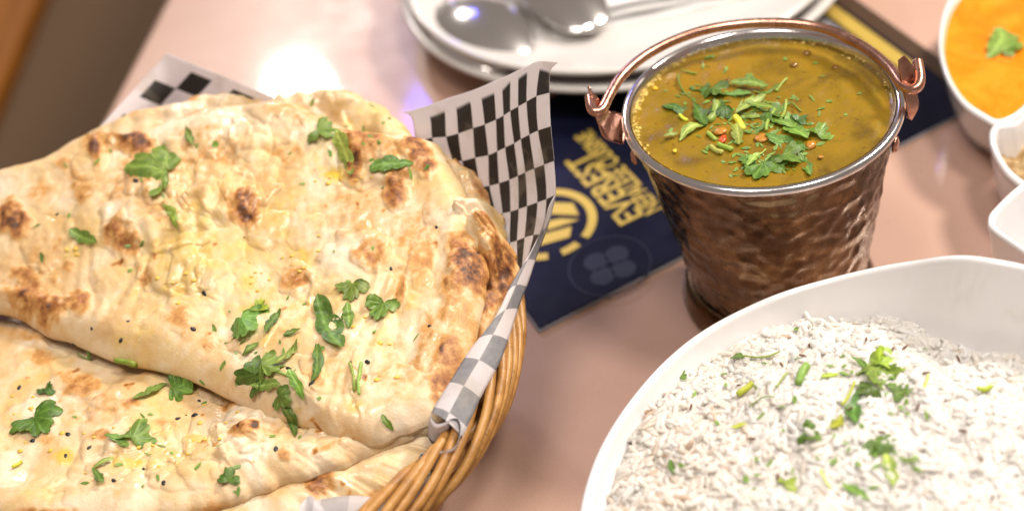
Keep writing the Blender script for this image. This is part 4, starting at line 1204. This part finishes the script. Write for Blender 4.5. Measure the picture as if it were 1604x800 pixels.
DK, MD, LT, YG = (0.62, 0.72, 0.62), (1.0, 1.0, 1.0), (1.7, 1.45, 1.6), (2.1, 1.6, 0.8)
gN = 'cilantro on the naan breads'
for i, (k, x, y, l, a, tint, lab) in enumerate([
    ('sprig', 238, 266, 112, 185, MD, 'largest cilantro leaf on the top naan, beside the upper left scorched blister'),
    ('strip', 299, 215, 36, 62, MD, 'short upright cilantro sliver near the back edge of the top naan'),
    ('strip', 271, 341, 50, 48, MD, 'slim cilantro sliver in the open left middle of the top naan'),
    ('strip', 135, 372, 52, 38, MD, 'folded cilantro sliver near the left of the top naan, away from others'),
    ('strip', 67, 406, 16, 70, DK, 'tiny dark cilantro fleck at far left of the top naan'),
    ('sprig', 508, 208, 52, 20, MD, 'ruffled upper half of the bent cilantro leaf near the back scorch'),
    ('strip', 538, 238, 82, 62, LT, 'long folded pale cilantro leaf pointing down beside the back scorch'),
    ('strip', 615, 264, 72, -8, MD, 'glossy lying cilantro leaf between the two scorched blisters at upper right'),
    ('sprig', 551, 456, 44, 100, MD, 'upper toothed cilantro leaf in the crease right of centre'),
    ('strip', 546, 494, 46, 95, MD, 'narrow cilantro leaf below the toothed one in the right crease'),
    ('sprig', 598, 484, 52, 110, MD, 'curled cilantro leaf standing alone right of the crease'),
    ('strip', 520, 508, 92, 62, DK, 'long dark cilantro leaf slanting in the middle crease'),
    ('strip', 493, 570, 66, 100, DK, 'long upright cilantro leaf just right of the lower herb cluster'),
    ('strip', 430, 507, 48, 125, DK, 'thin dark cilantro leaf right of the upper herb cluster'),
    ('strip', 460, 523, 30, -20, MD, 'small cilantro leaf between the two herb clusters'),
    ('sprig', 388, 512, 50, 60, MD, 'bright cilantro leaf heading the upper herb cluster'),
    ('sprig', 408, 482, 30, -70, YG, 'yellowish cilantro leaf above the upper herb cluster'),
    ('strip', 397, 548, 30, -40, MD, 'small cilantro piece between upper and lower herb clusters'),
    ('sprig', 392, 590, 56, 170, DK, 'left dark leaf of the lower herb cluster on the naan edge'),
    ('sprig', 424, 578, 52, 20, MD, 'bright middle leaf of the lower herb cluster'),
    ('strip', 420, 602, 48, 10, MD, 'flat leaf along the bottom of the lower herb cluster'),
    ('strip', 451, 555, 54, -48, LT, 'pale cilantro strip rising right from the lower herb cluster'),
    ('strip', 468, 604, 56, 75, MD, 'narrow cilantro leaf hanging right of the lower herb cluster'),
    ('sprig', 446, 624, 40, 40, DK, 'dark cilantro leaf hanging over the top naan lower edge'),
    ('strip', 607, 661, 32, 65, DK, 'pointed cilantro leaf tucked at the lower right naan fold'),
    ('strip', 455, 666, 50, 62, DK, 'slanting cilantro leaf on the front naan just under the top naan'),
    ('sprig', 286, 608, 64, -10, MD, 'broad cilantro leaf on the front naan, nearest the top naan edge'),
    ('strip', 236, 616, 62, -25, MD, 'long leaf stalk side of the broad cilantro on the front naan'),
    ('sprig', 214, 680, 62, -60, LT, 'broad grey green cilantro leaf in the middle of the front naan'),
    ('strip', 184, 692, 44, 200, MD, 'small leaf left of the broad grey green cilantro leaf'),
    ('sprig', 60, 664, 56, 60, DK, 'dark ruffled cilantro leaf at the far left of the front naan'),
    ('sprig', 75, 612, 28, -60, DK, 'small crumpled dark leaf above the ruffled one at far left'),
    ('sprig', 360, 746, 38, -80, MD, 'small star shaped cilantro leaf near the front naan edge'),
    ('strip', 162, 727, 38, -14, LT, 'short pale cilantro sliver lying near the front left edge'),
    ('strip', 155, 750, 32, 40, DK, 'short dark cilantro sliver lowest on the front naan'),
    ('strip', 233, 713, 16, 20, MD, 'tiny cilantro fleck just below the broad grey green leaf')]):
    place(k, x, y, l, a, lab, naans, tint, group=gN, seed=i, lift=0.0012)
for i, (k, x, y, l, a, tint, lab) in enumerate([
    ('chunk', 200, 568, 30, 10, MD, 'bright green stem slice under the top naan edge'),
    ('stem', 553, 590, 46, 80, MD, 'left of two upright yellow green stems in the lower crease'),
    ('stem', 564, 596, 50, 95, MD, 'right of two upright yellow green stems in the lower crease'),
    ('stem', 433, 586, 40, 5, MD, 'pale stem lying across the lower herb cluster'),
    ('chunk', 28, 730, 18, -30, YG, 'small yellow green stem bit at the far lower left'),
    ('curve', 137, 562, 34, 10, DK, 'thin curled dark stem thread on the front naan'),
    ('stem', 507, 476, 20, 10, MD, 'short stem at the head of the long dark leaf')]):
    place(k, x, y, l, a, lab, naans, tint, group='herb stems on the naan breads', seed=i + 60, cat='herb stem', lift=0.001)
# seeds and garlic
def pebble(seed, sx, sy, sz, n=8):
    r = np.random.default_rng(seed)
    V, F = lathe([(math.sin(t), math.cos(t)) for t in np.linspace(math.pi - 0.05, 0.05, 6)], n)
    V = V * (1 + r.uniform(-0.15, 0.15, (len(V), 1))) * (sx, sy, sz)
    return V, F
seed_me = None
for i, (x, y, where) in enumerate([(683, 355, 'alone above the big scorch of the right edge'), (672, 510, 'alone on the lower right of the top naan, below the edge scorch'), (302, 515, 'left of the upper herb cluster, near the top naan lower edge'), (201, 503, 'below the lower left scorch patch of the top naan'), (143, 514, 'close to the top naan edge under the lower left scorch'), (190, 532, 'lowest on the top naan rim at left'), (312, 627, 'just right of the broad leaf under the top naan'), (305, 650, 'upper of the pair below the broad leaf under the top naan'), (278, 655, 'lower of the pair below the broad leaf under the top naan'), (107, 680, 'right of the dark ruffled leaf at far left'), (103, 713, 'below the dark ruffled leaf at far left'), (140, 700, 'between the ruffled leaf and the broad grey green leaf'), (225, 735, 'below the broad grey green leaf in the front naan middle'), (178, 752, 'beside the lowest dark cilantro sliver of the front naan'), (549, 569, 'above the two upright yellow green stems'), (575, 566, 'right of the tops of the two upright stems'), (452, 577, 'on the pale strip right of the lower herb cluster'), (117, 540, 'in the fold under the left end of the top naan'), (30, 606, 'at the far left edge of the front naan'), (612, 420, 'above the curled lone leaf right of the crease'), (488, 600, 'below the long upright leaf right of the lower herbs'), (432, 703, 'near the round brown blister of the front naan right side'), (256, 755, 'between the lowest sliver and the star shaped leaf'), (200, 262, 'inside the upper left scorch beside the largest leaf'), (212, 283, 'below the largest leaf on the top naan'), (320, 460, 'in the buttery middle of the top naan'), (90, 335, 'right of the scorched blister at the far left edge'), (52, 690, 'under the tip of the dark ruffled leaf at far left')]):
    best = None
    for b in naans:
        h = b.ray_cast(Vector(EYE), Vector(ray(x, y)))
        if h[0] is not None and (best is None or h[3] < best[3]): best = h
    if best is None: continue
    if seed_me is None:
        V, F = pebble(5, 0.0015, 0.0009, 0.0009)
        o = add_mesh('nigella_seed', V, F, M_SEED); seed_me = o.data
    else:
        o = bpy.data.objects.new('nigella_seed', seed_me); COL.objects.link(o)
    o.location = best[0] + best[1] * 0.0004; o.rotation_euler = (rng.uniform(-.4, .4), rng.uniform(-.4, .4), rng.uniform(0, 6.28))
    s = rng.uniform(0.75, 1.2); o.scale = (s, s, s)
    tag(o, 'black nigella seed ' + where, 'seed', 'nigella seeds on the naan breads')
bits = Bag()
for i in range(70):
    cx, cy, sx, sy = [(110, 690, 90, 45), (230, 700, 80, 40), (390, 450, 50, 60), (540, 280, 40, 12), (600, 560, 40, 80), (40, 650, 40, 60), (280, 450, 50, 20), (330, 660, 60, 40), (110, 395, 40, 20), (470, 410, 40, 30)][i % 10]
    x, y = cx + rng.normal(0, sx * .5), cy + rng.normal(0, sy * .5)
    best = None
    for b in naans:
        h = b.ray_cast(Vector(EYE), Vector(ray(x, y)))
        if h[0] is not None and (best is None or h[3] < best[3]): best = h
    if best is None: continue
    s = rng.uniform(0.35, 1.0)
    V, F = pebble(i, 0.0013 * s, 0.0011 * s * rng.uniform(.6, 1.2), 0.0006 * s, 7)
    bits.add(V + np.array(best[0]) + np.array(best[1]) * -0.0001, F)
tag(bits.build('garlic_bits', M_GARLIC), 'yellow minced garlic scattered over the naan breads', 'garlic', kind='stuff')

# herbs on the curry
sv, sf = [tuple(v.co) for v in soup.data.vertices], [tuple(p.vertices) for p in soup.data.polygons]
SB = [BVHTree.FromPolygons(sv, sf)]
gS = 'cilantro on the curry'
for i, (k, x, y, l, a, tint, lab) in enumerate([
    ('strip', 1068, 172, 62, 18, DK, 'dark broad cilantro leaf at the left end of the curry garnish'),
    ('strip', 1096, 184, 44, 50, DK, 'dark leaf joining the left leaf to the garnish centre'),
    ('strip', 1087, 207, 50, -36, LT, 'pale slanting cilantro sliver left below the curry garnish'),
    ('strip', 1052, 216, 24, -10, LT, 'tiny pale cilantro sliver farthest left on the curry'),
    ('sprig', 1101, 140, 28, -40, DK, 'small ruffled leaf at the upper left of the curry garnish'),
    ('sprig', 1125, 146, 40, 30, DK, 'wilted dark leaf above the garnish centre'),
    ('sprig', 1127, 174, 46, 160, DK, 'largest dark wet leaf in the curry garnish left half'),
    ('strip', 1172, 140, 62, 8, MD, 'long green leaf along the top of the curry garnish'),
    ('strip', 1200, 143, 46, -10, MD, 'pointed leaf at the upper right end of the garnish top'),
    ('strip', 1158, 151, 42, -8, MD, 'folded green leaf under the garnish top leaf'),
    ('strip', 1176, 166, 60, -25, LT, 'pale shiny leaf lying across the garnish centre'),
    ('strip', 1192, 172, 46, 10, MD, 'green leaf right of the garnish centre'),
    ('strip', 1172, 183, 46, -4, MD, 'broad green leaf below the pale shiny leaf'),
    ('sprig', 1214, 182, 46, 20, MD, 'ruffled leaf at the right of the curry garnish'),
    ('strip', 1226, 196, 40, 30, MD, 'folded leaf under the ruffled leaf in the curry'),
    ('strip', 1156, 214, 36, 100, LT, 'short upright leaf below the garnish centre'),
    ('strip', 1180, 205, 38, -20, DK, 'dark leaf beside the orange vegetable piece'),
    ('strip', 1250, 204, 50, 55, MD, 'slanting leaf toward the right end of the garnish'),
    ('sprig', 1256, 190, 28, -30, DK, 'dark small leaf above the slanting right leaf'),
    ('sprig', 1284, 211, 32, -50, MD, 'ruffled leaf farthest right on the curry'),
    ('strip', 1230, 227, 64, 28, DK, 'long dark leaf lying between garnish and front leaf'),
    ('sprig', 1190, 264, 54, 120, MD, 'ruffled leaf lowest on the curry, nearest the front rim'),
    ('strip', 1178, 254, 34, -40, LT, 'small pale leaf at the left of the lowest ruffled leaf'),
    ('sprig', 1236, 251, 46, 30, MD, 'smooth round leaf at the lower right of the curry garnish'),
    ('strip', 1260, 261, 40, 55, MD, 'leaf tip right of the smooth round leaf on the curry')]):
    place(k, x, y, l, a, lab, SB, tint, group=gS, seed=i + 200, lift=0.0004 + 0.0005 * (i % 4), tilt=0.0)
for i, (k, x, y, l, a, tint, lab) in enumerate([
    ('curve', 1068, 137, 40, 65, DK, 'dark curled stem at upper left of the curry'),
    ('stem', 1079, 115, 26, 5, MD, 'thin pale stem floating nearest the left rim of the curry'),
    ('chunk', 1118, 178, 30, -65, MD, 'bright green stem piece standing in the garnish left half'),
    ('chunk', 1158, 195, 24, 60, YG, 'yellow green stem slice under the garnish centre'),
    ('stem', 1228, 176, 34, -75, MD, 'bright upright stem at the right of the garnish'),
    ('stem', 1205, 190, 40, -70, MD, 'bright slanting stem in front of the garnish'),
    ('stem', 1224, 134, 26, -45, MD, 'thin stem sticking out at the garnish upper right'),
    ('stem', 1248, 170, 20, 40, MD, 'short pale stem right of the garnish'),
    ('chunk', 1115, 216, 18, 40, MD, 'small green stem slice left of the red tomato bit'),
    ('chunk', 1122, 237, 22, 30, LT, 'left pale stem slice below the red tomato bit'),
    ('chunk', 1136, 232, 24, 20, MD, 'right green stem slice below the red tomato bit'),
    ('stem', 1190, 243, 24, -35, LT, 'pale stem above the lowest ruffled leaf'),
    ('chunk', 1070, 187, 14, 30, YG, 'tiny bright stem slice under the left leaf of the garnish')]):
    place(k, x, y, l, a, lab, SB, tint, group='herb stems on the curry', seed=i + 260, cat='herb stem', lift=0.0006)
for x, y, s, mt_, nm, lab, cat in [
    (1132, 218, (.0030, .0018, .0012), M_TOMATO, 'tomato_bit', 'red tomato bit in the curry below the garnish', 'tomato'),
    (1128, 206, (.0034, .0026, .0014), M_LENTIL, 'vegetable_bit', 'soft orange vegetable lump behind the red tomato bit', 'vegetable'),
    (1194, 216, (.0042, .0032, .0012), M_LENTIL, 'vegetable_bit', 'largest orange vegetable lump in front of the garnish', 'vegetable'),
    (1270, 227, (.0030, .0022, .0018), M_LENTIL, 'vegetable_bit', 'orange vegetable lump at the right end of the garnish', 'vegetable'),
    (1057, 236, (.0015, .0010, .0006), M_YELLOW, 'lentil', 'single bright yellow lentil at the curry front left', 'lentil'),
    (1026, 138, (.0016, .0012, .0007), M_YELLOW, 'lentil', 'yellow lentil close to the left rim of the curry', 'lentil'),
    (1285, 246, (.0012, .0010, .0007), M_LENTIL, 'lentil', 'pale lentil right of the lower garnish leaves', 'lentil')]:
    p = at(x, y, SZ + 0.0006)
    V, F = pebble(int(x), *s, 12)
    V = V * (1 + 0.30 * noise2(V[:, 0] * 900, V[:, 1] * 900 + V[:, 2] * 700, 3))[:, None] * (0.85, 0.85, 0.6)
    o = add_mesh(nm, V, F, mt_); o.location = p; o.rotation_euler = (0, 0, x)
    tag(o, lab, cat)

def flecks(name, spots, n, bvhs, label, lift):
    B = Bag()
    for i in range(n):
        cx, cy, sx, sy = spots[i % len(spots)]
        x, y = cx + rng.normal(0, sx), cy + rng.normal(0, sy)
        best = None
        for b in bvhs:
            h = b.ray_cast(Vector(EYE), Vector(ray(x, y)))
            if h[0] is not None and (best is None or h[3] < best[3]): best = h
        if best is None: continue
        L_, W_ = rng.uniform(0.0007, 0.0024), rng.uniform(0.0003, 0.0009)
        a_ = rng.uniform(0, 6.28); ca, sa_ = math.cos(a_), math.sin(a_)
        u = np.array([-1, -.4, .4, 1, .4, -.4]); v = np.array([0, 1, .8, 0, -1, -.8]) * rng.uniform(.7, 1.3, 6)
        P = np.stack([L_ * u * ca - W_ * v * sa_, L_ * u * sa_ + W_ * v * ca, rng.uniform(-.0002, .0003, 6)], -1)
        q = np.array(best[1]) * (1 if best[1].z > 0 else -1); base = np.array(best[0]) + q * lift
        P[:, 2] -= (P[:, 0] * q[0] + P[:, 1] * q[1]) / max(q[2], .3)
        B.add(P + base, [(5, 4, 3, 2, 1, 0)])
    o = B.build(name, M_LEAF, None, False)
    attr(o, 'vein', rng.uniform(0, 1, len(o.data.vertices)))
    return tag(o, label, 'herb flecks', kind='stuff')
flecks('herb_flecks', [(1160, 180, 50, 24), (1210, 200, 40, 26), (1200, 255, 36, 14), (1150, 170, 40, 20), (1200, 185, 30, 20), (1200, 150, 90, 50)], 230, SB, 'finely chopped green herb flecks floating on the lentil curry', 0.0003)
flecks('herb_flecks', [(400, 560, 50, 50), (540, 480, 60, 50), (230, 680, 110, 50), (250, 280, 120, 70), (570, 250, 80, 40)], 90, naans, 'finely chopped green herb flecks stuck to the naan breads', 0.0002)

# herb on the orange sauce
def obj_bvh(o): return BVHTree.FromPolygons([tuple(v.co) for v in o.data.vertices], [tuple(p.vertices) for p in o.data.polygons])
sauce_b = [obj_bvh(bpy.data.objects['orange_sauce'])]
place('strip', 1556, 68, 52, 108, 'blurred upright cilantro leaf on the orange sauce', sauce_b, (1.2, 1.3, 1.3), group='cilantro on the orange sauce', seed=301, lift=0.0012, width=1.5)
place('sprig', 1585, 76, 54, -5, 'blurred lying cilantro leaf on the orange sauce', sauce_b, MD, group='cilantro on the orange sauce', seed=302, lift=0.0012)

# herbs and cumin on the rice
Xg, Yg = np.meshgrid(np.linspace(0.0, 0.2, 60), np.linspace(0.2, 0.385, 60), indexing='ij')
hg, _ = rice_h(Xg, Yg)
RBV = [BVHTree.FromPolygons([tuple(v) for v in np.stack([Xg, Yg, hg + 0.0014], -1).reshape(-1, 3)], grid_faces(60, 60))]
gR = 'cilantro on the rice'
flecks('herb_flecks', [(1370, 600, 40, 30), (1250, 620, 90, 50), (1380, 710, 50, 30), (1280, 720, 90, 50)], 70, RBV, 'finely chopped green herb flecks strewn over the white rice', 0.0008)
for i, (k, x, y, l, a, tint, lab) in enumerate([
    ('strip', 1156, 562, 24, 10, MD, 'small green leaf tip at the left end of the curved stem on the rice'),
    ('sprig', 1069, 590, 20, -60, MD, 'tiny green leaf near the left back rim of the rice'),
    ('sprig', 1379, 567, 40, -85, YG, 'yellow green scalloped leaf highest on the rice'),
    ('strip', 1345, 573, 32, 50, MD, 'slim green leaf left of the scalloped leaf on the rice'),
    ('sprig', 1372, 590, 44, 85, LT, 'pale broad leaf right below the scalloped leaf'),
    ('sprig', 1358, 612, 40, 150, DK, 'dark leaf in the middle of the rice garnish'),
    ('sprig', 1408, 613, 42, -20, MD, 'toothed leaf at the right of the rice garnish'),
    ('strip', 1344, 646, 54, 95, DK, 'dark long leaf hanging below the rice garnish'),
    ('strip', 1300, 591, 28, -15, YG, 'small yellowish leaf left of the rice garnish'),
    ('sprig', 1268, 682, 40, 20, DK, 'dark ruffled leaf in the middle of the rice'),
    ('strip', 1308, 664, 30, -50, YG, 'yellowish leaf between the dark ruffled leaf and the garnish'),
    ('sprig', 1382, 703, 56, 30, MD, 'broad three lobed leaf on the lower right of the rice'),
    ('strip', 1424, 722, 34, 20, MD, 'leaf tip pointing right from the broad three lobed leaf'),
    ('strip', 1393, 738, 54, 88, LT, 'pale leaf hanging below the broad three lobed leaf'),
    ('sprig', 1236, 758, 34, -30, YG, 'pale yellow green leaf near the bottom of the rice'),
    ('strip', 1342, 774, 52, 20, MD, 'dark slanting leaf lowest on the rice'),
    ('strip', 1056, 733, 26, 80, MD, 'green leaf fleck at the lower left of the rice'),
    ('strip', 1158, 670, 26, -20, YG, 'thin yellowish fleck in the left half of the rice')]):
    place(k, x, y, l, a, lab, RBV, tint, group=gR, seed=i + 400, lift=0.0010)
for i, (k, x, y, l, a, tint, lab) in enumerate([
    ('curve', 1192, 560, 60, -8, MD, 'long curved green stem near the back of the rice'),
    ('stem', 1226, 599, 28, -45, MD, 'short straight green stem left of the round slice'),
    ('chunk', 1257, 590, 28, -60, MD, 'round green stem slice at the back middle of the rice'),
    ('chunk', 1170, 613, 30, -40, YG, 'yellow chunk with a dark end in the rice left half'),
    ('curve', 1194, 630, 44, 160, MD, 'curled thin stem below the yellow chunk'),
    ('chunk', 1540, 613, 22, -10, YG, 'bright yellow pea like piece at the right edge of the rice'),
    ('stem', 1292, 752, 34, 60, YG, 'bright yellow green stem near the bottom of the rice'),
    ('stem', 1330, 620, 40, -60, YG, 'yellow green stem crossing the rice garnish'),
    ('stem', 1451, 600, 22, -70, YG, 'short faint stem right of the rice garnish')]):
    place(k, x, y, l, a, lab, RBV, tint, group='herb stems on the rice', seed=i + 460, cat='herb stem', lift=0.0012)
cm = None
for i, (x, y, where) in enumerate([(1258, 561, 'above the round green stem slice'), (1356, 535, 'highest at the back, above the scalloped leaf'), (1268, 545, 'behind the round green stem slice near the back wall'), (1399, 551, 'just right of the top of the scalloped leaf'), (1416, 549, 'second to the right of the scalloped leaf top'), (1450, 588, 'right of the garnish beside the short faint stem'), (1225, 575, 'above the short straight stem'), (1084, 641, 'alone in the left half below the tiny rim leaf'), (1381, 680, 'above the broad three lobed leaf'), (1508, 677, 'alone in the right half below the yellow piece'), (1535, 722, 'lower of the two alone in the right half'), (1554, 782, 'lowest at the bottom right'), (1362, 518, 'against the back wall of the bowl'), (1157, 607, 'at the dark end of the yellow chunk'), (1330, 644, 'left of the long leaf hanging below the garnish'), (1218, 750, 'left of the pale yellow green leaf near the bottom'), (1180, 690, 'in the left half below the thin yellowish fleck'), (1500, 566, 'at the right back edge near the bowl corner'), (1440, 640, 'right of the toothed leaf, below the faint stem')]):
    h = RBV[0].ray_cast(Vector(EYE), Vector(ray(x, y)))
    if h[0] is None: continue
    if cm is None:
        V, F = pebble(9, 0.0015, 0.00045, 0.0004); o = add_mesh('cumin_seed', V, F, M_CUMIN); cm = o.data
    else:
        o = bpy.data.objects.new('cumin_seed', cm); COL.objects.link(o)
    o.location = h[0] + h[1] * 0.0012; o.rotation_euler = (rng.uniform(-.4, .4), rng.uniform(-.4, .4), rng.uniform(0, 6.28))
    tag(o, 'brown cumin seed on rice, ' + where, 'seed', 'cumin seeds on the rice')
